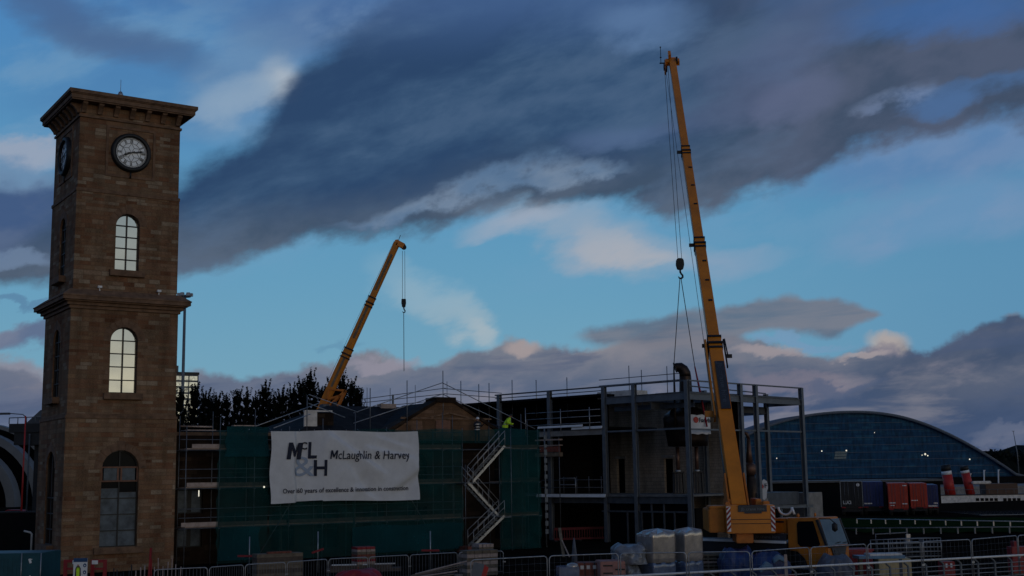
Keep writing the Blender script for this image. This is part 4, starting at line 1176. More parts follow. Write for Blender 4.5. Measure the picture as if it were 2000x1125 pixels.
# cab: tilted windscreen, big side window
cp = [(-1.95, 1.55), (-1.95, 2.9), (-.55, 2.95), (-.42, 2.9), (-.02, 1.72), (.0, 1.0), (-.15, .72), (-.95, .72), (-1.15, 1.2), (-1.5, 1.5)]
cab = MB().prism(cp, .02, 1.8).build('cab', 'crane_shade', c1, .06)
MB().prism([(-1.42, 1.85), (-1.42, 2.68), (-1.32, 2.78), (-.62, 2.8), (-.34, 1.84), (-.45, 1.72), (-1.3, 1.72)], -.012, .02).build('side_window', 'glass_dark', cab)
b = MB(); o_ = Vector((.02, 0, .008))
p0_, p1_ = Vector((-.405, 0, 2.86)), Vector((-.03, 0, 1.78))
b.addm([p0_ + o_ + Vector((0, .14, 0)), p0_ + o_ + Vector((0, 1.68, 0)), p1_ + o_ + Vector((0, 1.72, 0)), p1_ + o_ + Vector((0, .12, 0))], [(0, 1, 2, 3)])
b.build('windscreen', mat('windscreen_glass', (.10, .12, .13), .12, .5, var=.1), cab)
MB().prism([(.3, 1.68), (1.5, 1.68), (1.3, 1.25), (1.15, .95), (.65, .95), (.5, 1.25)], .003, .04, 'x').build('front_panel', 'crane_grey', cab)
b = MB().bar((-.44, .03, 2.86), (-.02, .03, 1.75), .1, .1).bar((-.44, 1.79, 2.86), (-.02, 1.79, 1.75), .1, .1).box(-.03, .045, .1, 1.74, 1.69, 1.76)
b.build('screen_pillar', 'chassis', cab)
MB().box(.045, .06, .5, 1.3, 1.3, 1.6).build('front_grille', 'crane_grey', cab)
b = MB()
for y in (.14, .28, .42, 1.35, 1.5, 1.65): b.prism([(y - .05, .76), (y + .0, .76), (y + .05, 1.05), (y, 1.05)], .02, .045, 'x')
b.build('bumper_stripes', 'white', cab)
b = MB().bar((-.1, .25, 1.8), (.0, 1.1, 1.9), .03, .03).bar((-.1, 1.0, 1.8), (.02, 1.6, 1.88), .03, .03); b.build('wiper', 'chassis', cab)
b = MB().tube([(-.4, .1, 2.9), (.05, .25, 2.9), (.15, .4, 2.75)], .025, 6).lathe([(.02, -.2), (.12, -.12), (.12, .12), (.02, .2)], (.16, .42, 2.55), 10); b.build('mirror', 'chassis', cab)
b = MB().tube([(-1.25, 1.2, 2.95), (-1.25, 1.2, 3.1)], .05, 6).lathe([(.06, 0), (.07, .1), (.03, .16)], (-1.6, .4, 2.93), 8); b.build('beacon', 'orange', cab)
pl_ = [Vector((-2.3 + .35 * math.cos(math.pi * (1 + k / 10)), .5, 3.35 + .32 * math.sin(math.pi * (1 + k / 10)))) for k in range(11)]
MB().tube(pl_, .05, 6).tube([pl_[-1], pl_[-1] + Vector((.1, 0, -.3))], .05, 6).build('hose_loop', 'white', c1)
MB().box(-1.95, -.4, -.1, .02, .78, .83).build('cab_step', 'galv', c1)
for x in (-1.1, -2.75, -5.9, -7.5):
    for y in (.12, 2.15):
        w_ = MB().tube([(x, y - .02, .6), (x, y + .34, .6)], .6, 22).build('wheel', 'rubber', c1)
        MB().tube([(x, y - .05, .6), (x, y + .0, .6)], .3, 14).build('rim', 'crane_grey', w_)
        b = MB()
        for k in range(8):
            a = k * math.pi / 4; b.box(x + .2 * math.cos(a) - .03, x + .2 * math.cos(a) + .03, y - .08, y - .05, .6 + .2 * math.sin(a) - .03, .6 + .2 * math.sin(a) + .03)
        b.build('wheel_nuts', 'galv', w_)
for x in (-4.6, -8.9):
    b = MB().box(x - .2, x + .2, -1.5, .0, .95, 1.25).box(x - .14, x + .14, -1.5, -1.2, .1, 1.0).box(x - .35, x + .35, -1.7, -1.0, .0, .1); b.build('outrigger', 'chassis', c1)

# hook block, ropes and slings of the near crane
HK = Vector((12.24, 89.0, 0))
hz = (at(1328, 515, 89)).z
hook1 = thing('hook_block', 'dark hook block hanging from the tall crane above the still', 'hook', (at(1328, 515, 89).x, 89, 0))
hx = 0
b = MB().prism([(-.2, hz - .45), (.2, hz - .45), (.3, hz - .1), (.27, hz + .28), (.16, hz + .4), (-.16, hz + .4), (-.27, hz + .28), (-.3, hz - .1)], -.17, .17); b.build('sheave_block', 'chassis', hook1, .04)
b = MB().tube([(0, 0, hz - .45), (0, 0, hz - .65)], .07, 8).tube([(0, 0, hz - .62), (.06, 0, hz - .75), (.16, 0, hz - .86), (.17, 0, hz - 1.0), (.06, 0, hz - 1.1), (-.08, 0, hz - 1.07), (-.15, 0, hz - .95)], [.07, .07, .075, .08, .075, .06, .03], 8); b.build('hook', 'chassis', hook1)
tp = TIP - Vector((hook1.location.x, 89, 0))
for dx, sx_ in ((-.10, -.14), (.14, .14)):
    MB().tube([(sx_, 0, hz + .35), (tp.x - .62 + (dx + .1) * 1.1, -.3, tp.z - .5)], .018, 5).build('rope', 'rope', hook1)
hr = [W1 @ bpnt(.99, -.6, .3), W1 @ bpnt(.10, -.62, .9)]
MB().tube([q - Vector((hook1.location.x, 89, 0)) for q in hr], .014, 5).build('rope', 'rope', hook1)
stx = at(1342, 835, 89).x
zl = at(1316, 722, 89).z
for s_, mt_, py in ((-1, 'still', 770), (1, 'sling', 830)):
    e = at(1316 if s_ < 0 else 1357, 716, 89); e2 = at(1313 if s_ < 0 else 1374, 835, 89)
    o_ = Vector((hook1.location.x, 89, 0))
    yb = 1.35 * s_ * 0
    MB().tube([(.0 + .04 * s_, 0, hz - 1.1), e - o_], .03, 6).build('sling_wire', 'rope', hook1)
    MB().tube([e - o_, (e + (e2 - e) * .45) - o_ - Vector((0, .8, 0)), e2 - o_ - Vector((0, 1.62, 0))], [.05, .085, .06], 8).build('sling_sleeve', mt_, hook1)

# ------------------------------------------------------------------ the stills
def still(name, label, loc, sc_=1.0):
    t = thing(name, label, 'still', loc)
    MB().lathe([(1.0, 6.72), (1.42, 6.74), (1.46, 7.2), (1.58, 7.9), (1.68, 8.35), (1.70, 8.75), (1.6, 9.0), (1.25, 9.25), (.8, 9.5), (.6, 9.75)], (0, 0, 0), 40).build('pot', 'still', t)
    MB().lathe([(.58, 9.7), (.5, 10.3), (.46, 11.0), (.43, 11.75)], (0, 0, 0), 24, True, False).build('neck', 'still', t)
    el = [(0, 0, 11.7), (-.02, 0, 12.0), (-.14, 0, 12.25), (-.36, 0, 12.42), (-.62, 0, 12.44), (-.72, 0, 12.40)]
    MB().tube(el, [.43, .42, .40, .37, .31, .29], 16).tube([(-.68, 0, 12.42), (-.74, 0, 12.40)], .38, 16).build('lyne_arm', 'still', t)
    MB().lathe([(1.72, 8.0), (1.75, 8.05), (1.72, 8.1)], (0, 0, 0), 40, True, False).build('band', 'still', t)
    return t


st1 = still('pot_still', 'dark copper pot still with bent neck hanging from the tall crane inside the frame', (at(1342, 835, 89).x, 89, 0))
q = MB(); n = 20; r_ = 1.78
ang = [R(-92 + 62 * i / n) for i in range(n + 1)]
vs = [(r_ * math.cos(a) , r_ * math.sin(a), z) for z in (7.55, 8.0, 8.42, 8.9) for a in ang]
vs = [(x * (1 + .01 * math.sin(z * 40 + i)), y - .02 * math.sin(i * 1.7 + z * 9), z + .03 * math.sin(i * .8)) for i, (x, y, z) in enumerate(vs)]
q.addm(vs, [(j * (n + 1) + i, j * (n + 1) + i + 1, (j + 1) * (n + 1) + i + 1, (j + 1) * (n + 1) + i) for j in range(3) for i in range(n)], True)
wr = q.build('maker_wrap', 'banner', st1)


def wtxt(x, y, z, x0=.0, z0=8.3):
    a = R(-92) + (x0 + x) / r_; rr = r_ + .05 + z
    return (rr * math.cos(a), rr * math.sin(a), z0 + y)


text_mb('Forsyths', .46, lambda x, y, z: wtxt(x, y, z, .68, 8.38), .01, 0, .003, 'LEFT', 1.2).build('lettering', 'ink', wr)
text_mb('distillery makers', .2, lambda x, y, z: wtxt(x, y, z, .75, 8.08), .0, 0, .003, 'LEFT', 1.0)
b = MB(); n = 16
b.addm([wtxt(.45 + .19 * math.cos(2 * math.pi * k / n), .22 * math.sin(2 * math.pi * k / n), .0, 0, 8.55) for k in range(n)], [list(range(n))]); b.build('roundel', 'red', wr)
for px in (1326, 1363):
    p = at(px, 960, 89.6)
    t = thing('support_leg', 'dark pipe support with black base frame under the %s of the hanging still' % ('left' if px < 1340 else 'right'), 'support', (p.x, 89.6, 0), 0, 'pipe supports under the still')
    MB().tube([(0, 0, 5.0), (0, 0, 6.7)], .14, 10).build('pipe', 'copper', t)
    MB().lathe([(.2, 4.9), (.22, 5.0), (.16, 5.08)], (0, 0, 0), 12).build('flange', 'galv', t)
    b = MB()
    for dx in (-.38, -.15, .1, .36): b.bar((dx, -.2, 3.38), (dx * .9, -.1, 4.95), .14, .14)
    b.box(-.42, .42, -.3, .3, 4.85, 4.95).box(-.42, .42, -.3, .3, 3.36, 3.42); b.build('base_frame', 'chassis', t)
# second still standing in the right hand bay
p = at(1466, 960, 93.5)
st2 = thing('pot_still', 'smaller dark still with round boil ball and copper neck standing in the right bay', 'still', (p.x, 93.5, 0))
MB().lathe([(.75, 0), (.75, 3.1), (.72, 3.6), (.6, 4.1), (.42, 4.45), (.4, 4.6)], (0, 0, 0), 24).build('pot', 'still', st2)
MB().lathe([(.3, 4.55), (.5, 4.75), (.56, 5.05), (.48, 5.35), (.26, 5.55)], (0, 0, 0), 20).build('boil_ball', 'copper', st2)
MB().lathe([(.27, 5.5), (.2, 6.3), (.14, 7.4)], (0, 0, 0), 16).tube([(0, 0, 7.35), (-.1, 0, 7.7), (-.5, 0, 7.8)], .13, 10).build('neck', 'copper', st2)
p = at(1491, 962, 91)
t = thing('maker_sheet', 'crumpled white printed sheet with red mark beside the right hand column', 'sheet', (p.x, 91, 0))
MB().prism([(-.15, 2.95), (.05, 2.8), (.22, 2.95), (.26, 3.4), (.36, 3.7), (.3, 4.15), (.1, 4.3), (-.02, 4.2), (-.22, 4.25), (-.2, 3.6)], 0, .25).build('sheet', 'banner', t)
MB().prism([(-.12, 3.7), (.0, 3.62), (.05, 3.8), (-.03, 3.95), (-.13, 3.88)], -.02, -.005).build('mark', 'red', t)
text_mb('F', .45, lambda x, y, z: (.08 + x, -.02 - z, 3.68 + y), .01).build('lettering', 'ink', t)
b = MB().bar((.0, .1, 0), (.1, .1, 2.6), .1, .1); b.build('post', 'steel', t)

# ------------------------------------------------------------------ far crane
fr_p = Vector((-17.9, 115, 11.2)); ft_p = Vector((-10.85, 115, 26.85))
c2 = thing('mobile_crane', 'smaller yellow mobile crane with leaning boom behind the stone building', 'crane', (-20.5, 116, 0), 0)
o2 = c2.location
fp0 = fr_p + (fr_p - ft_p) * .45
d2, s2, u2, L2 = boom_parts(c2, fp0 - o2, ft_p - o2, [0, .555, .768, 1.0], [(.8, .80), (.7, .68), (.6, .58)], ['yellow2'] * 3)
q = ft_p - o2
for t0, t1, k in ((.40, .52, .40), (.60, .73, .35), (.80, .95, .30)):
    pm = lambda t, c: Vector(fp0 - o2) + d2 * (t * L2) + s2 * (k + .012) * sg_ + u2 * c
    for sg_ in (1, -1):
        b = MB(); b.addm([pm(t0, -.12), pm(t1, -.12), pm(t1, .10), pm(t0, .10)], [(0, 1, 2, 3)]); b.build('boom_decal', 'timber', c2)
b = MB().bar(q, q + Vector((.62, 0, -.35)), .6, .5).bar(q + Vector((-.2, 0, .1)), q + Vector((.1, 0, .15)), .5, .3); hdo = b.build('boom_head', 'yellow', c2)
MB().tube([q + Vector((.62, -.1, -.42)), q + Vector((.62, .1, -.42))], .25, 14).build('sheave', 'chassis', hdo)
MB().tube([q + Vector((.1, 0, .2)), q + Vector((.3, 0, .75))], .03, 5).build('wind_gauge', 'chassis', hdo)
b = MB()
q0 = at(650, 775, 115) - o2
for a, c in (((-1.0, 0, -1.2), (.9, 0, .55)), ((-.6, 0, .7), (.9, 0, .55)), ((-1.0, 0, -1.2), (-.6, 0, .7)), ((-.9, 0, -.3), (.4, 0, .1)), ((-1.1, 0, -1.3), (.1, 0, -1.1)), ((.1, 0, -1.1), (.9, 0, .55))):
    for dy in (-.45, .45): b.bar(q0 + Vector(a) + Vector((.3, dy, 0)), q0 + Vector(c) + Vector((.3, dy, 0)), .14, .14)
b.build('luffing_frame', 'orange', c2)
MB().tube([q0 + Vector((.2, -.6, -4.2)), q0 + Vector((.2, -.3, -.5))], .25, 10).build('luffing_cylinder', 'crane_grey', c2)
b = MB().tube([Vector((.3, -.6, 8)) + Vector((0, 0, 0)), q + Vector((-.25, -.5, .1))], .012, 4); b.build('rope', 'rope', c2)
MB().box(-6, 2.5, -1.3, 1.3, 2.1, 4.2).build('slew_platform', 'yellow2', c2, .05)
MB().box(-7, 6, -1.35, 1.35, .8, 2.0).build('chassis', 'chassis', c2, .05)
MB().box(4.2, 6.4, -1.3, 1.3, 1.2, 3.2).build('cab', 'yellow2', c2, .08)
for x in (-5.5, -3.8, 2.0, 3.7):
    for y in (-1.4, 1.05): MB().tube([(x, y, .6), (x, y + .35, .6)], .6, 16).build('wheel', 'rubber', c2)
hk = at(788.5, 592, 115)
h2 = thing('hook_block', 'small dark hook block hanging from the smaller leaning crane', 'hook', (hk.x, 115, 0))
b = MB().prism([(-.14, hk.z - .4), (.14, hk.z - .4), (.22, hk.z), (.2, hk.z + .4), (-.2, hk.z + .4), (-.22, hk.z)], -.14, .14); b.build('sheave_block', 'chassis', h2, .03)
z_ = hk.z - .4
MB().tube([(0, 0, z_), (.03, 0, z_ - .2), (.13, 0, z_ - .33), (.1, 0, z_ - .48), (-.03, 0, z_ - .5), (-.12, 0, z_ - .4)], [.06, .06, .06, .06, .05, .03], 7).build('hook', 'chassis', h2)
tz = at(788.5, 490, 115).z
for dx in (-.12, .12): MB().tube([(dx, 0, hk.z + .4), (dx * .9, 0, tz)], .02, 5).build('rope', 'rope', h2)
MB().tube([(0, 0, z_ - .48), (0.02, 0, at(789, 725, 115).z)], .03, 5).build('chain', 'rope', h2)

# ================================================================== trees
def pine_mesh(seed, h=9.0):
    rnd = random.Random(seed); tr = MB(); lf = MB()
    tr.tube([(0, 0, 0), (.05, .03, h * .5), (0, 0, h)], [.16, .1, .02], 7)

    def tuft(p, ln, w, dirv):
        # upright shoot clothed in needles
        nleaf = 30
        for k in range(nleaf):
            t = (k + rnd.random()) / nleaf
            c = p + dirv * (ln * t)
            a = rnd.uniform(0, 2 * math.pi); out = Vector((math.cos(a), math.sin(a), rnd.uniform(.2, 1.0))).normalized()
            l_ = w * rnd.uniform(.7, 1.3) * (1 - .55 * t)
            sd_ = out.cross(Vector((0, 0, 1))).normalized() * .075
            tip = c + out * l_
            lf.addm([c - sd_, c + sd_, tip + sd_ * .5, tip - sd_ * .5], [(0, 1, 2, 3)])
    nwh = 15
    for i in range(nwh):
        t = i / (nwh - 1); z = h * (.16 + .78 * t)
        rad = (1.6 * (1 - t) ** .95 + .12) * rnd.uniform(.8, 1.15)
        nb = 6 if t < .7 else 4
        a0 = rnd.uniform(0, 6.28)
        for k in range(nb):
            a = a0 + 2 * math.pi * k / nb + rnd.uniform(-.35, .35); rr = rad * rnd.uniform(.55, 1.12)
            d = Vector((math.cos(a), math.sin(a), 0))
            p0 = Vector((0, 0, z)); p1 = p0 + d * rr * .6 + Vector((0, 0, -.05)); p2 = p0 + d * rr + Vector((0, 0, .22 + .25 * rr))
            tr.tube([p0, p1, p2], [.035, .025, .01], 4, False)
            tuft(p2 - Vector((0, 0, .15)), rnd.uniform(.75, 1.35), .21, (Vector((0, 0, 1)) + d * .25).normalized())
            tuft(p1, rnd.uniform(.35, .6), .26, (Vector((0, 0, 1)) + d * .5).normalized())
            tuft(p0 + d * rr * .8, rnd.uniform(.4, .6), .3, (Vector((0, 0, 1)) + d * .3).normalized())
            tuft(p0 + d * rr * .3, rnd.uniform(.4, .6), .34, (Vector((0, 0, .8)) + d * .6).normalized())
    for k in range(3):
        tuft(Vector((rnd.uniform(-.1, .1), rnd.uniform(-.1, .1), h - .55 + k * .18)), .75, .18, Vector((rnd.uniform(-.12, .12), rnd.uniform(-.12, .12), 1)).normalized())
    return tr, lf


protos = []
for s_ in (1, 2, 3, 4):
    tr, lf = pine_mesh(s_)
    t = thing('pine_tree', '', 'tree', (0, 0, 0), 0, 'dark pines behind the scaffold')
    tr.build('trunk', 'bark', t); lf.build('crown', 'leaf', t); protos.append(t)
TL = [(352, 766, 'dark pine closest to the tower in front of the glassy high rise'), (382, 758, 'dark pine standing in front of the right edge of the glassy high rise'), (403, 771, 'short dark pine just right of the high rise'),
      (424, 776, 'low dark pine third right of the tower'), (442, 777, 'low narrow dark pine between tower and single tall pine'), (464, 768, 'dark pine with twin tops midway along the row'), (482, 771, 'slim dark pine left of the broad tall one'),
      (501, 776, 'short dark pine just left of the broad isolated one'), (519, 756, 'broad isolated pine with spiky crown in the middle of the row'), (552, 766, 'dark pine at the left foot of the tallest clump'),
      (573, 761, 'dark pine pressed against the tallest clump on its left'), (592, 748, 'dark pine forming the left shoulder of the tallest clump'), (607, 735, 'tallest pine of the row left of the leaning crane'), (628, 762, 'pine partly hidden behind the leaning crane boom'),
      (648, 752, 'pine showing behind the orange foot of the leaning crane'), (668, 738, 'tall pine directly right of the leaning crane boom'), (687, 750, 'pine second right of the leaning crane boom'), (699, 763, 'last and lowest pine at the right end of the row'),
      (536, 780, 'low dark pine just right of the broad isolated one'), (414, 782, 'small dark pine in the gap third from the high rise')]
used = set()
for i, (px, py, lab) in enumerate(TL):
    Y = 119 + 3 * ((i * 5) % 3) + .7 * (i % 2); p = at(px, py, Y)
    pr = protos[i % 4]
    if i % 4 not in used:
        used.add(i % 4); t = pr; t['label'] = lab; t.location = (p.x, Y, 0); t.rotation_euler = (0, 0, i * 1.3)
    else: t = copy_tree(pr, (p.x, Y, 0), i * 1.3, lab)
    k = p.z / 9.25
    t.scale = (k * (1.0 + .25 * ((i * 3) % 3 - 1) * .5), k * 1.0, k)

# ================================================================== far things, left
# high mast light
p = at(361.5, 576, 200)
t = thing('mast_light', 'very tall slim grey mast with floodlight ring right of the clock tower', 'mast light', (p.x, 200, 0))
MB().tube([(0, 0, 0), (0, 0, p.z)], [.32, .22], 10).build('mast', 'steel', t)
MB().tube([(.9 * math.cos(2 * math.pi * k / 14), .9 * math.sin(2 * math.pi * k / 14), p.z - .3) for k in range(15)], .07, 6).build('ring', 'galv_dark', t)
for k in range(6):
    a = 2 * math.pi * k / 6 + .3
    b = MB().box(.95 * math.cos(a) - .3, .95 * math.cos(a) + .3, .95 * math.sin(a) - .25, .95 * math.sin(a) + .25, p.z - .25, p.z + .3); b.build('floodlight', 'galv', t, .06)
# high rise
p0 = at(335, 732, 620); p1 = at(388, 732, 620)
t = thing('high_rise', 'distant high rise flats with pale sky reflecting windows beside the clock tower', 'building', (p1.x, 620, 0), R(29))
wd = p1.x - p0.x; H_ = p1.z
MB().box(-wd - 6, 0, 0, 16, 0, H_).build('wall', 'steel_dark', t)
MB().box(-wd - 6.3, .3, -.3, 16.3, H_, H_ + 1.2).build('roof', 'frame_black', t)
MB().box(-wd, -wd + 4, 2, 8, H_ + 1.2, H_ + 4.5).build('plant_room', 'steel_dark', t)
b = MB().tube([(-wd + 1, 4, H_ + 4), (-wd + 1, 4, H_ + 7)], .12, 5).tube([(-wd + 3, 4, H_ + 4), (-wd + 3, 4, H_ + 6.6)], .12, 5).tube([(-wd + 1, 4, H_ + 6.4), (-wd + 3, 4, H_ + 6.4)], .1, 5); b.build('aerial', 'galv_dark', t)
for r_ in range(8):
    z = H_ - 2.9 - r_ * 3.0
    MB().box(-wd - 5.5, -5.2, -.12, -.02, z, z + 2.1).build('window', 'lit', t); MB().box(-4.6, -.6, -.12, -.02, z, z + 2.1).build('window', 'lit', t)
# concert hall of nested silver shells
cx = at(-50, 990, 250)
t = thing('concert_hall', 'curved silver concert hall of nested shells at the left edge', 'building', (cx.x, 250, 0))
for i, (r_, th) in enumerate(((16.7, .7), (15.1, 1.5), (12.1, 1.7), (9.4, 1.6))):
    n = 26; y0 = i * -5.0; b = MB()
    po = [((r_) * math.cos(math.pi * k / n), r_ * math.sin(math.pi * k / n)) for k in range(n + 1)]
    pi_ = [((r_ - th) * math.cos(math.pi * k / n), (r_ - th) * math.sin(math.pi * k / n)) for k in range(n + 1)]
    vs = [(x, y, z) for y in (y0, y0 + 3) for x, z in po + pi_]
    m_ = n + 1; fs = []
    for k in range(n):
        fs += [(k, k + 1, m_ + k + 1, m_ + k), (2 * m_ + k, 3 * m_ + k, 3 * m_ + k + 1, 2 * m_ + k + 1), (k, 2 * m_ + k, 2 * m_ + k + 1, k + 1), (m_ + k, m_ + k + 1, 3 * m_ + k + 1, 3 * m_ + k)]
    b.addm(vs, fs, False); sh = b.build('shell', 'titan', t)
    b = MB(); b.addm([(x, y0 + 2.6, z) for x, z in pi_], [list(range(m_))]); b.build('glazing', 'glass_dark', sh)
# street lamp with red column
p = at(50, 812, 110); q = at(0, 808, 110)
t = thing('street_lamp', 'red street lamp column with long arm left of the clock tower', 'street lamp', (p.x, 110, 0))
MB().tube([(0, 0, 0), (0, 0, p.z)], [.09, .06], 8).build('column', 'red', t)
MB().tube([(0, 0, p.z - .1), (-.25, 0, p.z + .12), (q.x - p.x + .9, 0, p.z + .22)], .045, 6).build('arm', 'steel_dark', t)
b = MB().box(q.x - p.x - .4, q.x - p.x + .9, -.18, .18, p.z + .12, p.z + .3); b.build('lamp_head', 'steel_dark', t, .04)
# dark gantry behind the tower
p = at(32, 846, 130); q = at(112, 818, 130)
t = thing('gantry', 'dark elevated platform with railings partly hidden behind the clock tower', 'gantry', (0, 130, 0))
z0 = p.z; z1 = z0 + 1.5
MB().box(p.x, q.x + 4, -2, 2, z0, z0 + .9).box(p.x + .5, q.x + 4, -1.8, 1.8, z0 - 1.3, z0).build('platform', 'chassis', t)
b = MB().tube([(p.x, -2, z0 + 1.5), (q.x, -2, z0 + 1.6)], .05, 5)
for k in range(4): b.tube([(p.x + k * .9, -2, z0 + .9), (p.x + k * .9, -2, z0 + 1.5)], .05, 5)
b.build('railing', 'galv_dark', t)
MB().prism([(p.x + 1.5, z0 + .9), (q.x + 4, z0 + .9), (q.x + 4, z0 + 2.6), (p.x + 3.0, z0 + 2.3)], -1.5, 1.5).build('cabin', 'steel_dark', t)
MB().box(p.x + 2.2, p.x + 3.2, -.6, .6, 0, z0).build('leg', 'chassis', t)
p = at(58, 850, 128)
t = thing('pole', 'thin grey pole standing beside the red street lamp', 'pole', (p.x, 128, 0)); MB().tube([(0, 0, 0), (0, 0, p.z)], .09, 6).build('shaft', 'steel_dark', t); MB().lathe([(.1, 0), (.1, .1), (.02, .16)], (0, 0, p.z), 8).build('cap', 'steel', t)
# dark wall and roadside car at lower left
a0 = at(-60, 1003, 92); a1 = at(100, 1001, 92)
t = thing('boundary_wall', 'dark long wall at the far left behind the teal container', 'wall', (0, 92, 0))
MB().box(a0.x, a1.x + 2, 0, .4, 0, a1.z).build('wall', 'black', t); MB().box(a0.x, a1.x + 2, -.05, .45, a1.z + .002, a1.z + .12).build('coping', 'chassis', t)
p = at(62, 1043, 80)
t = thing('vent_pipe', 'short bent white pipe standing left of the clock tower base', 'pipe', (p.x, 80, 0)); MB().tube([(0, 0, 0), (0, 0, p.z), (-.1, 0, p.z + .1), (-.5, 0, p.z + .2)], .06, 7).build('pipe', 'board_white', t)
p = at(35, 992, 145)
t = thing('parked_car', 'red car on the road beneath the silver concert hall', 'car', (p.x, 145, 0))
MB().prism([(-2.1, .35), (2.1, .35), (2.15, .9), (1.3, 1.0), (.7, 1.65), (-1.0, 1.7), (-1.7, 1.05), (-2.15, .95)], -.85, .85).build('body', 'dkred', t, .08)
MB().prism([(.62, 1.58), (1.15, 1.05), (-1.5, 1.05), (-.95, 1.6)], -.86, -.84).build('window', 'glass_dark', t)
for x in (-1.3, 1.3):
    for y in (-.88, .7): MB().tube([(x, y, .33), (x, y + .18, .33)], .33, 14).build('wheel', 'rubber', t)
MB().box(2.1, 2.16, -.7, -.4, .7, .85).build('headlight', 'lamp_on', t)

# ================================================================== far things, right
# glass arch building
DY = 330
pk = [(1405, 880), (1445, 855), (1485, 835.6), (1524, 822), (1566, 811.5), (1597, 806.5), (1636, 803.2), (1681, 802.6), (1720, 805.5), (1762, 813), (1804, 826), (1846, 843.5), (1888, 865), (1930, 889.5), (1972, 917), (2004, 941)]
pts = []
for i in range(len(pk) - 1):                       # smooth curve through the surveyed rim
    p0, p1, p2, p3 = pk[max(i - 1, 0)], pk[i], pk[i + 1], pk[min(i + 2, len(pk) - 1)]
    for k in range(4):
        t = k / 4
        pts.append(tuple(.5 * (2 * b1 + (c1_ - a1) * t + (2 * a1 - 5 * b1 + 4 * c1_ - d1_) * t * t + (3 * b1 - a1 - 3 * c1_ + d1_) * t ** 3) for a1, b1, c1_, d1_ in zip(p0, p1, p2, p3)))
pts.append(pk[-1])
arc = [at(x, y, DY) for x, y in pts]
t = thing('glass_hall', 'huge arched glass hall with metal rim across the river', 'building', (0, DY, 0))
z0 = 2.3
arc = [Vector((at(1360, 925, DY).x, 0, z0))] + [Vector((p.x, 0, p.z)) for p in arc if p.z > z0] + [Vector((at(2006, 937, DY).x, 0, z0))]
b = MB(); n = len(arc)
b.addm([(p.x, 0.6, p.z - .4 if 0 < i < n - 1 else p.z) for i, p in enumerate(arc)], [list(range(n))])
b.addm([(p.x, 0.61, p.z - .4 if 0 < i < n - 1 else p.z) for i, p in enumerate(arc)], [list(range(n))[::-1]])
b.build('glass_wall', 'dome_glass', t)
b = MB()
vs = [(p.x, y, p.z + dz) for y, dz in ((-.6, -.65), (-1.2, .0), (30, .4)) for p in arc]
b.addm(vs, [(j * n + i, j * n + i + 1, (j + 1) * n + i + 1, (j + 1) * n + i) for j in range(2) for i in range(n - 1)], True)
b.build('roof_shell', 'dome_rim', t)
MB().box(arc[0].x - 10, arc[-1].x + 2, -1.4, 12, .4, z0).build('plinth', 'black', t)
b = MB(); random.seed(11)
for k in range(9):
    zz = z0 + 1.0 + k * 1.95
    xs = [p.x for p in arc if p.z - 1.5 > zz]
    if len(xs) > 1: b.box(min(xs), max(xs), .45, .55, zz, zz + .07)
b.build('glazing_bar', 'dome_rim', t)
for px, py, s_ in ((1605, 881, .2), (1653, 880, .22), (1807, 887, .3), (1812, 890, .2), (1894, 897, .22), (1801, 889, .15), (1517, 895, .15), (1708, 845, .12)):
    q = at(px, py, DY - .8)
    o = MB().lathe([(.02, -s_), (s_, 0), (.02, s_)], (q.x, -.8, q.z), 8).build('lamp', 'lamp_on', t)
for px0, px1, py0, py1 in ((1630, 1652, 881, 897),):
    q0 = at(px0, py1, DY); q1 = at(px1, py0, DY); zs = (q1.z - q0.z) / 3; b = MB()
    for k in range(3): b.addm([(q0.x + .15 * k, .41, q0.z + zs * k + .08), (q1.x + .15 * k, .41, q0.z + zs * k + .08), (q1.x + .15 * (k + 1), .41, q0.z + zs * (k + 1) - .08), (q0.x + .15 * (k + 1), .41, q0.z + zs * (k + 1) - .08)], [(0, 1, 2, 3)])
    b.build('bright_pane', mat('bright_pane', (.045, .12, .16), .3, 0, var=.3), t)
# wooded slope and mast, far right
q = at(1945, 892, 520); q2 = at(2060, 870, 520)
b = MB(); random.seed(21); n = 90; vs = []
prof = []
for i in range(n + 1):
    u = i / n; x = q.x - 30 + 260 * u
    z = at(1985, 884, 520).z * min(1, .55 + u * 4.0) + random.uniform(-1.0, 1.0) + 1.2 * math.sin(i * .8)
    prof.append((x, z))
for y, k in ((0, 1.0), (30, 1.05), (60, .8)):
    for (x, z) in prof: vs.append((x, 520 + y + random.uniform(-3, 3), .4 + z * k + random.uniform(-.6, .6)))
for (x, z) in prof: vs.append((x, 505, .3))
m_ = n + 1
b.addm(vs, [(j * m_ + i, j * m_ + i + 1, (j + 1) * m_ + i + 1, (j + 1) * m_ + i) for j in range(2) for i in range(n)] + [(3 * m_ + i, 3 * m_ + i + 1, i + 1, i) for i in range(n)])
tag(b.build('wooded_hill', 'hill'), kind='structure')
lf = MB(); rnd = random.Random(4)
for i in range(2600):
    x, z = prof[rnd.randrange(0, n)]; c = Vector((x + rnd.uniform(-2, 2), 520 + rnd.uniform(-8, 2), z * rnd.uniform(.7, 1.02) + rnd.uniform(-.2, 1.5)))
    a = Vector((rnd.gauss(0, 1), rnd.gauss(0, 1), rnd.gauss(0, 1))).normalized() * rnd.uniform(.5, 1.2); bb = a.cross(Vector((rnd.gauss(0, 1), rnd.gauss(0, 1), rnd.gauss(0, 1)))).normalized() * .7
    lf.addm([c - a, c + bb, c + a, c - bb], [(0, 1, 2, 3)])
tag(lf.build('far_woods', 'leaf'), 'dark far woods on the slope at the right edge', 'woods', None, 'stuff')
p = at(1979, 842, 505); p2 = at(1987, 886, 505)
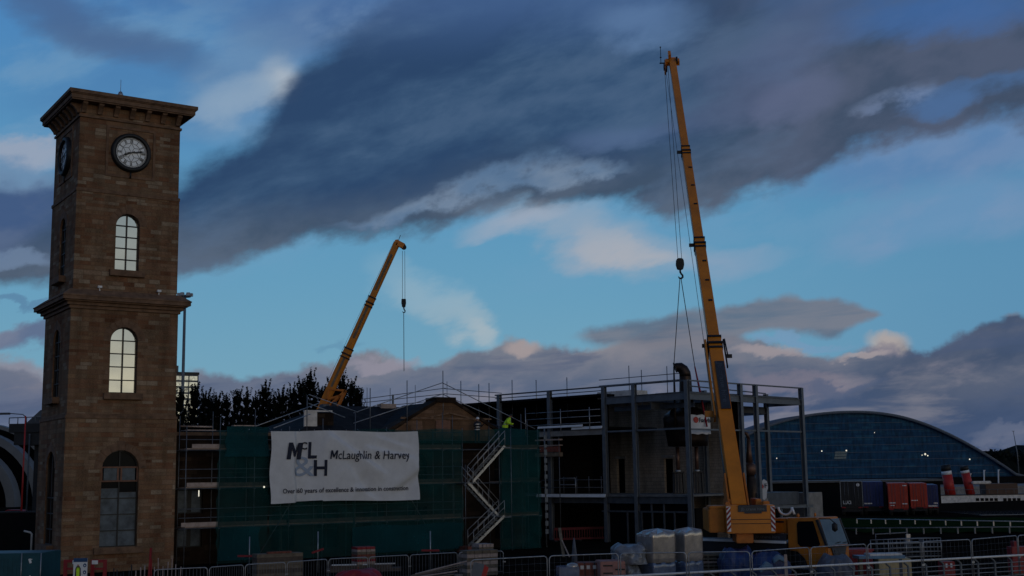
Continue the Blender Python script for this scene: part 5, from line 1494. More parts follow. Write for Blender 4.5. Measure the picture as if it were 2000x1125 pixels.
t = thing('radio_mast', 'thin leaning mast above the woods at the right edge', 'mast', (p2.x, 505, 0)); MB().tube([(0, 0, .4), (0, 0, p2.z), (p.x - p2.x, 0, p.z)], [.25, .22, .1], 6).build('shaft', 'galv_dark', t); MB().box(p.x - p2.x - .5, p.x - p2.x + .5, -.1, .1, p.z - .1, p.z + .1).build('tip', 'galv_dark', t)
# low dark shed behind the trailers
q0 = at(1590, 938, 150); q1 = at(1650, 938, 150)
t = thing('low_shed', 'long low black shed behind the row of trailers', 'shed', (0, 150, 0))
MB().box(at(1440, 940, 150).x, at(1836, 940, 150).x, 0, 8, 0, q0.z - .3).build('wall', 'black', t)
MB().box(at(1440, 940, 150).x - .3, at(1836, 940, 150).x + .3, -.4, 8.4, q0.z - .3, q0.z - .05).build('roof', 'steel_dark', t)


# trailers
def trailer(px0, px1, pyt, Y, mt_, lab, rz=.0, bot=.95):
    a = at(px0, pyt, Y); c = at(px1, pyt, Y); wd = c.x - a.x; H_ = a.z
    t = thing('trailer', lab, 'trailer', (a.x, Y, 0), -R(15.5), 'parked box trailers')
    MB().box(0, wd, 0, 10, bot, H_).build('box', mt_, t, .03)
    MB().box(.04, wd / 2 - .02, -.06, -.002, bot + .06, H_ - .06).build('door', mt_, t); MB().box(wd / 2 + .02, wd - .04, -.06, -.002, bot + .06, H_ - .06).build('door', mt_, t)
    b = MB()
    for k in (.2, .36, .64, .8): b.tube([(wd * k, -.09, bot + .1), (wd * k, -.09, H_ - .1)], .02, 5)
    b.build('lock_rod', 'steel_dark' if mt_ != 'chassis' else 'galv_dark', t)
    b = MB().box(0, wd, -.03, .1, bot - .14, bot).box(.1, wd - .1, -.02, .1, .45, .58).box(.3, .4, 0, .1, .58, bot - .14).box(wd - .4, wd - .3, 0, .1, .58, bot - .14); b.build('bumper', 'chassis', t)
    b = MB().box(.06, .5, -.06, -.032, bot - .12, bot - .02); b.build('tail_light', 'dkred', t); b = MB().box(wd - .5, wd - .06, -.06, -.032, bot - .12, bot - .02); b.build('tail_light', 'dkred', t)
    for x in (.05, wd - .4):
        for y in (.6, 1.9): MB().tube([(x, y, .5), (x + .35, y, .5)], .5, 16).build('wheel', 'rubber', t)
    MB().box(.3, wd - .3, .1, 9.5, .6, bot - .01).build('underframe', 'chassis', t)
    return t, wd, H_


t, wd, H_ = trailer(1640, 1682, 940, 133, 'chassis', 'black box trailer with white lettering and pale round spot, leftmost of the row')
text_mb('LUCI', .5, lambda x, y, z: (.25 + x, -.07 - z, 1.25 + y), .01, 0, .004, 'LEFT', .8).build('lettering', 'white', t)
b = MB(); b.prism([(wd - .45 + .17 * math.cos(2 * math.pi * k / 14), H_ - .4 + .17 * math.sin(2 * math.pi * k / 14)) for k in range(14)], -.08, -.062); b.build('round_mark', 'white', t)
b = MB().box(0, .05, -.1, -.062, .95, H_).box(wd - .05, wd, -.1, -.062, .95, H_).box(0, wd, -.1, -.062, H_ - .05, H_); b.build('edge_trim', 'galv', t)
t, wd, H_ = trailer(1684, 1722, 941, 133.5, 'blue', 'blue box trailer beside the black one')
MB().box(.1, .9, -.1, -.065, 1.2, 1.32).build('plate', 'white', t)
t, wd, H_ = trailer(1733, 1770, 944, 131, 'trailer_red', 'orange red box trailer with white marks, left of the red pair', 0, .75)
b = MB().box(.1, .7, -.1, -.065, 1.3, 1.4).box(.15, .6, -.1, -.065, 1.05, 1.12).box(wd - .6, wd - .1, -.1, -.065, 1.2, 1.3).box(wd - .5, wd - .1, -.1, -.065, H_ - .3, H_ - .2); b.build('plate', 'white', t)
t, wd, H_ = trailer(1776, 1808, 944, 132, 'trailer_red', 'orange red box trailer touching the far blue one, right of the red pair', 0, .85)
b = MB().box(.1, .75, -.1, -.065, 1.5, 1.6); b.build('plate', 'white', t)
t, wd, H_ = trailer(1809, 1830, 947, 134, 'blue', 'narrow blue trailer at the right end of the row', 0, .8)
b = MB().box(wd - .5, wd - .1, -.1, -.065, 1.1, 1.25).box(.1, 1.0, -.1, -.065, .82, .95); b.build('plate', 'white', t)

# paddle steamer
SY = 242
def SP(px, py, dy=0): p = at(px, py, SY); return p.x, p.z
t = thing('paddle_steamer', 'moored steamer with two red white and black funnels and a white window band', 'ship', (0, SY, 0))
x0, _ = SP(1800, 985); x1, _ = SP(2080, 985); zt = SP(1900, 982)[1]
MB().prism([(x0, -3.6), (x1, -3.6), (x1 + 2, zt + .6), (x0 - 1, zt)], -2.5, 2.5).build('hull', 'black', t)
zw = SP(1900, 967)[1]
MB().box(x0 + .2, x1, -2.2, 2.2, zt + .005, zw).build('deckhouse', 'board_white', t)
for px in list(range(1901, 1938, 9)) + list(range(1954, 1990, 9)):
    x, z = SP(px, 977); MB().box(x - .32, x + .32, -2.26, -2.19, z - .1, z + .45).build('window', 'glass_dark', t)
MB().box(x0 + 1, x1, -2.3, 2.3, zw + .002, zw + .15).build('upper_deck', 'chassis', t)
for px, pt, pb in ((1846, 908, 958), (1882, 910, 946)):
    xb, zb = SP(px + 9, pb); xt, zt_ = SP(px, pt); d = Vector((xt - xb, 0, zt_ - zb)); r_ = .95 if px < 1860 else .8
    zlow = zw + .1
    pb_ = Vector((xb, 0, zb)) - d * max(0, (zb - zlow) / d.z)
    pq = lambda u: Vector((xb, 0, zb)) + d * u
    MB().tube([pb_, pq(.62)], [r_ * 1.06, r_], 20).build('funnel', 'red', t)
    MB().tube([pq(.62), pq(.76)], r_ * 1.01, 20).build('funnel_band', 'white', t)
    MB().tube([pq(.76), pq(1.0)], r_ * 1.0, 20).build('funnel_top', 'chassis', t)
x, z = SP(1955, 948); MB().box(x - 3.6, x + 2.6, -1.6, 1.6, zw + .15, z + .4).build('bridge', mat('varnished_wood', (.045, .014, .009), .5, var=.3), t, .05)
for px, pt in ((1922, 918), (1950, 917), (1895, 925)):
    x, z = SP(px, pt); MB().tube([(x - .3, 0, zw), (x, 0, z), (x + .25, 0, z - .1)], .14, 6).build('davit', 'white', t)
x, z = SP(1910, 943); MB().box(x - 1.8, x + 1.8, -2.2, -1.2, z - .2, z + .35).build('lifeboat', 'board_white', t, .15)
b = MB()
for px in range(1812, 2060, 16):
    x, z = SP(px, 962); b.tube([(x, -2.2, zw + .15), (x, -2.2, zw + 1.1)], .035, 4)
b.tube([(x0, -2.2, zw + 1.1), (x1, -2.2, zw + 1.1)], .04, 5); b.build('rail', 'galv_dark', t)

# low white knee rails on the verge
def knee(name, lab, a, c, n, h, mt_='galv'):
    t = thing(name, lab, 'fence', (0, 0, 0), 0)
    a = Vector(a); c = Vector(c)
    MB().tube([a + Vector((0, 0, h)), c + Vector((0, 0, h))], .055, 6).build('rail', mt_, t)
    for i in range(n):
        p = a + (c - a) * (i / (n - 1)); MB().box(p.x - .05, p.x + .05, p.y - .05, p.y + .05, 0, h).build('post', mt_, t)


def gnd(px, py, z=0.0):
    d = ray(px, py); return CAM + d * ((z - CH) / d.z)


p = gnd(1674, 1024); q = gnd(2040, 1031); knee('knee_rail', 'long low pale knee rail along the dark grass by the quay', p, q, 13, .48)
p = gnd(1640, 1044); q = gnd(2040, 1041); knee('knee_rail', 'second low knee rail nearer the fence on the dark verge', p, q, 13, .46, 'galv_dark')
b_ = thing('hoop_rail', 'pale bent tube hoop beside the crane cab on the verge', 'barrier', gnd(1775, 1076, 0))
o_ = b_.location
hp = [gnd(1712, 1078) - o_, gnd(1712, 1078) - o_ + Vector((0, 0, 1.05)), gnd(1775, 1076) - o_ + Vector((0, 0, 1.1)), gnd(1775, 1076) - o_]
MB().tube(hp, .04, 6).build('tube', 'galv_dark', b_); MB().box(-.12, .12, -.1, .1, .55, 1.0).build('plate', 'galv', b_)

# ================================================================== foreground: guardrail, fences, materials
# kinked pedestrian guardrail
gA = Vector((2.41, 45.0, 0)); gB = Vector((26, 55.3, 0)); gd = (gB - gA).normalized(); gn = Vector((-gd.y, gd.x, 0)); GL = (gB - gA).length
gt = thing('guardrail', 'long pale tubular guardrail with kinked posts crossing the lower right', 'railing', gA, math.atan2(gd.y, gd.x))
MB().tube([(0, 0, 1.25), (GL, 0, 1.25)], .042, 8).build('top_rail', 'white', gt)
n_ = int(GL / .92)
for i in range(n_ + 1):
    x = i * .92
    MB().bar((x - .25, .0, 1.2), (x, .06, 1.05), .06, .05).bar((x, .06, 1.05), (x, .06, 0), .07, .06, (0, 1, 0)).build('post', 'steel', gt)
for z in (.97, .79, .61, .43, .25): MB().tube([(0, .06, z), (GL, .06, z)], .018, 6).build('rail', 'galv', gt)


# mesh fence panels (temporary site fence)
def mesh_panel(name, a, c, h, lab, group, mt_='galv', bars='mesh', rad=.021, clip=True):
    a = Vector(a); c = Vector(c); L_ = (c - a).length - .06
    t = thing(name, lab, 'fence panel', a, math.atan2((c - a).y, (c - a).x), group)
    rr = .14; pts = [(.03, 0, 0)]
    for k in range(6): an = math.pi - k * math.pi / 10; pts.append((.03 + rr + rr * math.cos(an), 0, h - rr + rr * math.sin(an)))
    for k in range(6): an = math.pi / 2 - k * math.pi / 10; pts.append((L_ - rr + rr * math.cos(an), 0, h - rr + rr * math.sin(an)))
    pts.append((L_, 0, 0))
    MB().tube(pts, rad, 6).build('frame', mt_, t)
    b = MB()
    if bars == 'mesh':
        for i in range(1, 12): b.tube([(L_ * i / 12, 0, .1), (L_ * i / 12, 0, h)], .003, 3, False)
        for i in range(1, 8): b.tube([(.03, 0, h * i / 8), (L_, 0, h * i / 8)], .003, 3, False)
        b.tube([(.03, 0, .12), (L_, 0, .12)], .018, 5); b.build('mesh', 'galv_dark', t)
    else:
        b.tube([(.03, 0, .15), (L_, 0, .15)], .016, 5)
        for i in range(1, 15): b.tube([(L_ * i / 15, 0, .15), (L_ * i / 15, 0, h)], .009, 4, False)
        b.build('bars', 'galv_dark', t)
    MB().box(-.2, .2, -.11, .11, 0, .1).build('foot', 'concrete', t)
    if clip: MB().box(L_ - .03, L_ + .12, -.05, -.022, h * .52, h * .56).build('clip', 'galv', t)
    return t


def top_pt(px, py, h):
    d = ray(px, py); p = CAM + d * ((h - CH) / d.z); return Vector((p.x, p.y, 0))


J = [(918, 1094), (1071, 1086), (1210, 1081), (1343, 1079), (1467, 1077), (1582, 1069), (1693, 1062.5), (1800, 1058), (1897, 1053.5), (1987, 1046), (2080, 1040)]
FL = ['in front of the leaning grey board with red edge', 'left of the salmon brick packs', 'in front of the wrapped tall pallets', 'in front of the timber stack', 'in front of the blue tarpaulin heap', 'in front of the crane cab',
      'in front of the red bin and plywood box', 'in front of the stacked barrier panels', 'in front of the dark verge right of the barrier panels', 'at the right edge of the picture']
for i in range(len(J) - 1):
    mesh_panel('mesh_fence_panel', top_pt(*J[i], 2.0), top_pt(*J[i + 1], 2.0), 2.0, 'wire mesh site fence panel ' + FL[i], 'wire mesh site fence')
# low steel crowd barriers in front of the building
K = [(300, 1113), (408, 1108), (478, 1103), (560, 1098), (641, 1092), (720, 1088), (800, 1084), (895, 1079), (985, 1076)]
KL = ['right of the red post by the tower', 'below the open scaffold bay', 'left of the timber bench pile', 'right in front of the timber bench pile', 'just right of the timber bench pile', 'in front of the red and white stack by the netting', 'left of the brick pallets at the stair foot', 'in front of the brick pallets at the stair foot']
for i in range(len(K) - 1):
    mesh_panel('crowd_barrier', top_pt(*K[i], 1.15), top_pt(*K[i + 1], 1.15), 1.15, 'steel crowd barrier ' + KL[i], 'steel crowd barriers by the building', 'galv', 'bars', .022)
for k_, (px, py) in enumerate(((560, 1100), (600, 1104), (545, 1106))):
    pass
# stacked barrier panels near the right
t0 = gnd(1838, 1090)
tb = thing('barrier_stack', 'stack of pale steel barrier panels leaning together behind the mesh fence', 'barrier', (t0.x, t0.y, 0), .25)
for i in range(5):
    b = MB(); y = i * .16
    L_ = 4.3 - i * .5
    for z in (.12, .38, .62, .86, 1.1): b.tube([(-L_, y, z), (.05 - i * .12, y, z)], .02, 5)
    for k in range(5): b.tube([(-L_ + (L_ + .05 - i * .12) * k / 4, y, 0), (-L_ + (L_ + .05 - i * .12) * k / 4, y, 1.1)], .024, 5)
    b.build('panel', 'galv' if i == 0 else 'galv_dark', tb)


# wrapped pallets
def wrapped(px0, px1, pyt, Y, lab, tiers, seed, rz=.5):
    rnd = random.Random(seed); a = at(px0, pyt, Y); c = at(px1, pyt, Y); H_ = a.z
    wd = (c.x - a.x) / (math.cos(rz) + abs(math.sin(rz)) * .9)
    t = thing('wrapped_pallet', lab, 'pallet load', ((a.x + c.x) / 2, Y, 0), rz, 'film wrapped pallet loads')
    MB().box(-wd / 2, wd / 2, -wd / 2, wd / 2, .0, .1).build('pallet', 'timber', t)
    zz = .1
    for k in range(tiers):
        h = (H_ - .1) * (.46 if k == 0 else .54); b = MB()
        n = 72; m_ = 12; vs = []
        for j in range(m_ + 1):
            v = j / m_
            for i in range(n):
                an = 2 * math.pi * i / n; ca, sa = math.cos(an), math.sin(an)
                kx = 1 / max(abs(ca), abs(sa)); kx = min(kx, 1.385)
                s_ = wd / 2 * (.985 + .008 * math.sin(i * 2.1 + seed) + .006 * math.sin(i * .9 + 2 * seed)) * (1 - (.05 if j in (0, m_) else 0) - .004 * math.sin(v * 5 + i * .7))
                s_ *= (1 + .03 * v * k)
                vs.append((ca * kx * s_, sa * kx * s_, zz + h * v + (.05 * math.sin(i * .6 + seed) + rnd.uniform(-.02, .03) if j == m_ else 0)))
        b.addm(vs, [(j * n + i, j * n + (i + 1) % n, (j + 1) * n + (i + 1) % n, (j + 1) * n + i) for j in range(m_) for i in range(n)], True)
        top = len(b.v); b.v.append((.1, 0, zz + h + (.16 if k else .0)))
        for i in range(n): b.f.append([m_ * n + i, m_ * n + (i + 1) % n, top]); b.sm.append(False)
        b.build('wrapped_tier', 'film' if k else 'film_blue', t)
        zz += h + .004
    return t


wrapped(1245, 1316, 1040, 53.5, 'tall film wrapped pallet load with crumpled pointed top, left of the tall pair', 2, 1)
wrapped(1312, 1370, 1037, 53.9, 'tall film wrapped pallet load against the crane chassis, right of the tall pair', 2, 2)


def lump(name, px0, px1, pyt, Y, mt_, lab, cat, hscale=1.0, seed=1, dz=0.0, depth=.8, group=None, sub=None):
    """a soft sagging bale or tarpaulin heap"""
    rnd = random.Random(seed); a = at(px0, pyt, Y); c = at(px1, pyt, Y); wd = (c.x - a.x) / 2; H_ = a.z * hscale - dz
    t = thing(name, lab, cat, ((a.x + c.x) / 2, Y, dz), 0, group)
    b = MB(); n, m_ = 64, 16; vs = []
    ph = [rnd.uniform(0, 6) for _ in range(8)]
    for j in range(m_ + 1):
        v = j / m_
        for i in range(n):
            an = 2 * math.pi * i / n
            r_ = (1 - max(0, v - .6) ** 2 * 2.2) * (1 + .05 * math.sin(11 * an + 6 * math.sin(5 * v + ph[5]) + ph[6]) * v + .06 * math.sin(3 * an + ph[0] + 3 * v) + .05 * math.sin(7 * an + ph[1] - 5 * v) + .03 * math.sin(13 * an + ph[2]) + rnd.uniform(-.02, .02))
            ca, sa = math.cos(an), math.sin(an); kx = min(1.22, 1 / max(abs(ca), abs(sa)))
            vs.append((ca * kx * r_ * wd * .92, sa * kx * r_ * depth, H_ * (v * (1 + .06 * math.sin(2 * an + ph[3]) + .04 * math.sin(5 * an + ph[4])))))
    b.addm(vs, [(j * n + i, j * n + (i + 1) % n, (j + 1) * n + (i + 1) % n, (j + 1) * n + i) for j in range(m_) for i in range(n)], True)
    b.f.append([m_ * n + i for i in range(n)]); b.sm.append(True)
    b.build('load', mt_, t)
    if sub: MB().box(-wd * .8, wd * .8, -depth * .8, depth * .8, -.0, .09).build('pallet', 'timber', t)
    return t


lump('film_bale', 1204, 1252, 1096, 53.2, 'bale', 'sagging clear film bale at the bottom, below the bigger bale', 'bale', .9, 5, 0, .7, 'clear film bales')
zb = at(1204, 1096, 53.2).z * .9
lump('film_bale', 1194, 1262, 1063, 53.3, 'bale', 'big grey clear film bale resting on the smaller one left of the pallets', 'bale', 1.0, 6, zb + .02, .8, 'clear film bales')


def crate(name, px0, px1, pyt, Y, mt_, lab, cat, rz=.0, depth=1.0, group=None, bands=True, top=None):
    a = at(px0, pyt, Y); c = at(px1, pyt, Y); wd = c.x - a.x; H_ = a.z
    t = thing(name, lab, cat, (a.x, Y, 0), rz, group)
    MB().box(0, wd, 0, depth, .1, H_).build('load', mt_, t, .02)
    MB().box(.02, wd - .02, .02, depth - .02, 0, .098).build('pallet', 'timber', t)
    if bands:
        b = MB()
        for k in (.3, .7): b.box(wd * k - .02, wd * k + .02, -.006, depth + .006, .1, H_ + .006)
        b.build('strap', 'chassis', t)
    return t, wd, H_


t, wd, H_ = crate('brick_pack', 1172, 1222, 1097, 51.5, 'pinkbox', 'salmon printed brick pack in front of the film bales', 'brick pack', .1, 1.2, 'brick packs', False)
for z in (.85, .55): text_mb('FLETTON', .12, lambda x, y, zz, z=z: (.1 + x, -.012 - zz, z + y), 0).v
b = MB()
for x_, z in ((.12, H_ - .2), (.62, H_ - .36), (.12, H_ - .5)): b.box(x_, x_ + .4, -.012, -.003, z, z + .06)
b.build('print', 'chassis', t)
b = MB()
for k in range(3): b.box(.3 + k * .01, .31, -.004, 1.2, .1, .11)
t, wd, H_ = crate('brick_pack', 1128, 1176, 1100, 52.2, 'brick', 'dark red brick pack with pale end spots left of the salmon one', 'brick pack', .1, 1.0, 'brick packs', True)
b = MB()
for k in range(4): b.box(.12 + k * .26, .26 + k * .26, -.012, -.003, H_ - .25, H_ - .1)
b.build('end_label', 'board_white', t)
t, wd, H_ = crate('grey_film_pack', 1092, 1132, 1108, 50.5, 'film_blue', 'low bluish film wrapped pack left of the brick packs', 'pallet load', .1, 1.0, None, False)
MB().lathe([(.3, H_ - .05), (.2, H_ + .1), (.05, H_ + .14)], (.6, .4, 0), 10).build('loose_film', 'film', t)
# timber stack
a = at(1368, 1080, 55); c = at(1452, 1080, 55)
t = thing('timber_stack', 'stack of long sawn timber boards right of the wrapped pallets', 'timber stack', (a.x, 55, 0), .05)
rnd = random.Random(9)
for j in range(9):
    b = MB(); z = .08 + j * .15
    for i in range(5): b.box(rnd.uniform(-.06, .06), c.x - a.x + rnd.uniform(-.2, .1), i * .23, i * .23 + .2, z, z + .09)
    b.build('board_layer', 'timber' if j % 3 else 'board', t)
b = MB()
for x in (.3, 1.6): 
    for j in range(9): b.box(x, x + .08, .0, 1.1, .005 + j * .15, .075 + j * .15)
b.build('bearer', 'timber', t)
lump('tarpaulin_heap', 1404, 1475, 1073, 54.0, 'tarp', 'dark blue tarpaulin covered heap right of the timber stack', 'tarpaulin', 1.0, 12, 0, .9)
lump('tarpaulin_heap', 1464, 1538, 1080, 53.2, 'tarp', 'blue tarpaulin heap with pale flaps left of the striped post', 'tarpaulin', 1.0, 13, 0, .9)
for lab, poly, Y in (('pale blue folded sheet lying low against the blue heap', [(1482, 1112), (1497, 1096), (1510, 1104), (1512, 1116), (1498, 1108), (1486, 1120)], 52.1),
                     ('pale blue folded sheet standing higher beside the orange post', [(1509, 1092), (1520, 1082), (1534, 1090), (1535, 1099), (1522, 1093), (1512, 1101)], 52.2)):
    q = [at(px, py, Y) for px, py in poly]; x0 = q[0].x
    t = thing('folded_tarpaulin', lab, 'tarpaulin', (x0, Y, 0), 0, 'folded pale blue sheets')
    MB().prism([(p.x - x0, p.z) for p in q], 0, .5).build('sheet', 'tarp_lt', t, .03)
    MB().box(.0, q[3].x - x0, .1, .5, 0, min(p.z for p in q) + .12).build('folds', 'tarp', t, .04)
p = at(1534, 1083, 51.5); t = thing('marker_post', 'slim orange wooden marker post in front of the crane wheels', 'post', (p.x, 51.5, 0)); MB().bar((0, 0, 0), (0, 0, p.z), .12, .06).build('post', 'board', t); MB().box(-.45, .35, .05, .11, .55, .75).build('board', 'barrier_red', t)
lump('grey_sheet_heap', 1600, 1662, 1087, 51.5, 'grey_plastic', 'grey plastic sheeted heap in front of the crane cab nose', 'heap', 1.0, 17, 0, .9)
t, wd, H_ = crate('red_skip_bin', 1658, 1706, 1077, 55.5, 'barrier_red', 'red plastic tub behind the plywood crate', 'bin', .1, 1.1, None, False)
MB().box(-.05, wd + .05, -.05, 1.15, H_, H_ + .08).build('lid', 'dkred', t)
t, wd, H_ = crate('plywood_crate', 1716, 1778, 1092, 53.4, 'ply', 'yellow plywood crate with a dark centre strap behind the guardrail', 'crate', -.1, 1.0, None, False)
MB().box(wd * .62, wd * .72, -.012, .0, .1, H_).build('strap', 'steel_dark', t)
p = at(1680, 1084, 53.3); q = at(1772, 1081, 53.3)
t = thing('sheet_stack', 'pale blue sheet boards lying flat on top of the plywood crate', 'boards', (p.x, 53.5, H_ + .005), .05)
MB().box(0, q.x - p.x, 0, .9, 0, .12).build('sheet', 'tarp_lt', t); MB().box(.5, q.x - p.x - .1, .05, .85, .122, .2).build('sheet', 'board_white', t)
b = MB().box(.1, .25, .3, .5, -H_ - .005, -.002); b.build('prop', 'timber', t)
t, wd, H_ = crate('red_barrier_block', 1841, 1866, 1097, 54, 'barrier_red', 'upright red plastic barrier block behind the guardrail', 'barrier', .1, .5, None, False)
b = MB().box(.12, .2, -.012, .0, H_ - .25, H_ - .08).box(.34, .42, -.012, .0, H_ - .25, H_ - .08); b.build('reflector', 'white', t)
t, wd, H_ = crate('red_barrier_block', 1976, 2012, 1068, 58, 'barrier_red', 'dull red plastic barrier block at the right edge behind the fence', 'barrier', .1, .5, None, False)
MB().box(wd * .2, wd * .4, .1, .4, H_, H_ + .25).build('cap', 'dkred', t)
# leaning grey board with red edge
p = at(928, 1108, 47)
t = thing('leaning_sign', 'tilted grey road sign board with bright red edge behind the mesh fence', 'sign', (p.x, 47.3, 0))
MB().prism([(-.45, .3), (-.05, .3), (.35, 1.62), (-.05, 1.72)], 0, .04).build('board', 'steel', t)
MB().prism([(-.05, .3), (.12, .3), (.50, 1.5), (.35, 1.62)], -.002, .042).build('red_edge', 'red', t)
MB().bar((-.1, .05, 0), (.0, .05, 1.0), .06, .06).build('stand', 'steel_dark', t)


def planks(name, px0, px1, pyt, Y, lab, mt_, rows, seed, cat='pile', n=4):
    rnd = random.Random(seed); a = at(px0, pyt, Y); c = at(px1, pyt, Y); H_ = a.z; wd = c.x - a.x
    t = thing(name, lab, cat, (a.x, Y, 0), R(28))
    for j in range(rows):
        b = MB(); z = H_ * j / rows
        for i in range(n):
            w_ = wd / n; b.box(i * w_ + .008 + rnd.uniform(0, .01), (i + 1) * w_ - .008, rnd.uniform(0, .04), .9, z + .004, z + H_ / rows - .006)
        b.build('course', mt_[j % len(mt_)], t)
    return t


planks('brick_pallet', 912, 980, 1076, 62, 'tan block stack with stepped top at the foot of the scaffold stair', ['timber', 'board'], 7, 31)
planks('brick_pallet', 936, 968, 1063, 63.2, 'smaller raised tan block stack behind the stepped one', ['board', 'timber'], 9, 32)
t = planks('timber_bench', 502, 596, 1083, 63, 'timber bench pile with red bricks on top below the banner', ['timber', 'timber_dk', 'timber'], 6, 33, 'pile', 1)
H_ = at(502, 1083, 63).z
b = MB()
for k in range(9): b.box(.6 + k * .14, .72 + k * .14, .1, .4, H_ + .002, H_ + .09)
b.build('loose_brick', 'brick', t)
t = planks('red_board_stack', 698, 736, 1069, 66, 'low stack of red and white boards against the netting', ['timber', 'brick', 'timber', 'board', 'dkred'], 10, 34)
for px0, px1, py, Y, lab in ((464, 500, 1086, 66, 'red plastic strip barrier left of the timber bench pile'), (609, 632, 1080, 66, 'tilted red plastic strip right of the timber bench pile'), (823, 858, 1075, 66, 'red plastic strip barrier left of the stair foot')):
    a = at(px0, py, Y); c = at(px1, py - (8 if px0 == 609 else 0), Y)
    t = thing('red_strip', lab, 'barrier', (a.x, Y, 0), 0, 'red strip barriers')
    MB().bar((0, 0, a.z), (c.x - a.x, 0, c.z), .06, .1).build('strip', 'dkred', t)
    x = (c.x - a.x) / 2 + (.12 if px0 == 464 else 0); zz = (a.z + c.z) / 2
    MB().tube([(x, .06, 0), (x, .06, zz + 1.0)], .03, 6).build('post', 'galv', t)
a = at(648, 1104, 66); c = at(772, 1101, 66)
t = thing('white_planks', 'two long white planks lying on dark timber behind the crowd barriers', 'planks', (a.x, 66, 0), R(6))
MB().box(0, (c.x - a.x) * .55, 0, .2, .34, .39).build('plank', 'white', t); MB().box((c.x - a.x) * .5, c.x - a.x, .25, .45, .34, .39).build('plank', 'board_white', t)
MB().box(-.3, c.x - a.x + .3, -.2, .9, 0, .16).box(-.1, c.x - a.x - .2, -.1, .8, .165, .335).build('timber_bed', 'timber_dk', t)
a = at(655, 1117, 55); c = at(745, 1117, 55)
t = lump('red_sheet_heap', 655, 745, 1115, 55, 'dkred', 'low dull red sheeted heap at the bottom edge below the banner', 'heap', 1.0, 41, 0, .8)
a = at(800, 1098, 58)
t = thing('plank_pile', 'loose dark planks leaning left of the tilted grey sign', 'planks', (a.x, 58, 0), R(12))
for k in range(6): MB().bar((-.8 + .25 * k, .3 * k, .1 + .05 * k), (1.9 + .2 * k, .25 * k, .25 + .13 * k), .16, .05).build('plank', ('timber_dk', 'timber', 'board')[k % 3], t)
# red plastic barriers in the dark ground floor
p = gnd(1080, 1074); q = gnd(1180, 1068)
t = thing('plastic_barrier', 'row of red plastic barriers in the black ground floor opening', 'barrier', (p.x + .4, p.y + 9.5, 0), math.atan2(q.y - p.y, q.x - p.x) - .3)
L_ = 4.0
b = MB().box(0, L_, 0, .06, .82, 1.0).box(0, L_, 0, .06, .1, .25)
for i in range(21): b.box(i * L_ / 20 - .03, i * L_ / 20 + .03, .005, .055, .25, .82)
b.build('panel', mat('shaded_red_plastic', (.10, .006, .010), .7, var=.3), t); b = MB()  # red darkened, the shade of the opening put into the colour
for i in range(3): b.box(i * 1.9 - .05, i * 1.9 + .15, -.3, .36, 0, .1)
b.build('foot', 'rubber', t)
p = gnd(1101, 1088); t = thing('leaning_plank', 'grey plank propped against the end of the green netting', 'plank', p); MB().bar((.0, .0, .0), (-.2, .5, 1.7), .18, .06).build('plank', 'timber', t); MB().bar((.35, 0, 0), (-.1, .2, 1.0), .08, .06).build('plank', 'board', t)
p = gnd(1122, 1098); t = thing('sheeted_cone', 'tall thin grey sheeted cone standing left of the film bales', 'cone', p); MB().lathe([(.16, 0), (.15, .4), (.06, 1.2), (.02, 1.35)], (0, 0, 0), 10).build('sheet', 'grey_plastic', t); MB().box(-.2, .2, -.2, .2, 0, .03).build('foot', 'rubber', t)

# ------------------------------------------------------------------ by the tower foot
p = at(70, 1080, 57)
t = thing('storage_container', 'teal site container with white door marks at the lower left corner', 'container', (at(82, 1080, 57).x, 57, 0))
MB().box(-6.0, 0, 0, 2.4, .08, p.z).build('body', 'teal', t, .03)
b = MB()
for k in range(24): b.box(-5.8 + k * .2, -5.72 + k * .2, -.025, -.003, .2, p.z - .12)
b.build('corrugation', 'teal', t)
b = MB().tube([(-.9, -.04, .1), (-.9, -.04, p.z)], .025, 5).tube([(-.02, -.04, 0), (-.02, -.04, p.z)], .025, 5); b.build('lock_rod', 'galv', t)
b = MB().bar((-.55, -.035, p.z - .25), (-.48, -.035, p.z - .45), .1, .02, (0, 1, 0)).bar((-.5, -.035, p.z - .28), (-.42, -.035, p.z - .28), .04, .02, (0, 1, 0)).box(-.52, -.46, -.045, -.028, .55, .75); b.build('door_mark', 'white', t)
p = at(157.5, 1090, 56)
t = thing('safety_sign', 'white site safety board with worker picture and round blue symbols', 'sign', (p.x, 56, 0))
w2, H_ = .31, p.z
MB().box(-w2, w2, 0, .03, .3, H_).build('board', 'white', t)
MB().box(-w2, w2, -.006, -.001, H_ - .17, H_).build('header', 'sign_blue', t)
for k, z in enumerate((H_ - .32, H_ - .62, H_ - .9)):
    MB().prism([(.2 + .075 * math.cos(2 * math.pi * i / 14), z + .085 * math.sin(2 * math.pi * i / 14)) for i in range(14)], -.008, -.002).build('symbol', 'sign_blue', t)
    MB().prism([(.2 + .03 * math.cos(2 * math.pi * i / 10), z - .01 + .035 * math.sin(2 * math.pi * i / 10)) for i in range(10)], -.011, -.0085).build('symbol_centre', 'white', t)
pic = MB().prism([(-.18, .4), (-.02, .4), (-.02, .7), (.02, .66), (.035, .75), (.02, H_ - .45), (-.03, H_ - .35), (-.16, H_ - .35), (-.215, H_ - .45), (-.23, .75), (-.215, .66), (-.175, .7)], -.008, -.002).build('worker_picture', 'cloth', t)
MB().prism([(-.165, .62), (-.03, .62), (-.025, H_ - .52), (-.05, H_ - .38), (-.095, H_ - .46), (-.14, H_ - .38), (-.17, H_ - .52)], -.011, -.0085).build('vest', 'hivis', pic)
MB().prism([(-.095 + .05 * math.cos(2 * math.pi * i / 12), H_ - .3 + .06 * math.sin(2 * math.pi * i / 12)) for i in range(12)], -.011, -.0085).build('face', 'skin', pic)
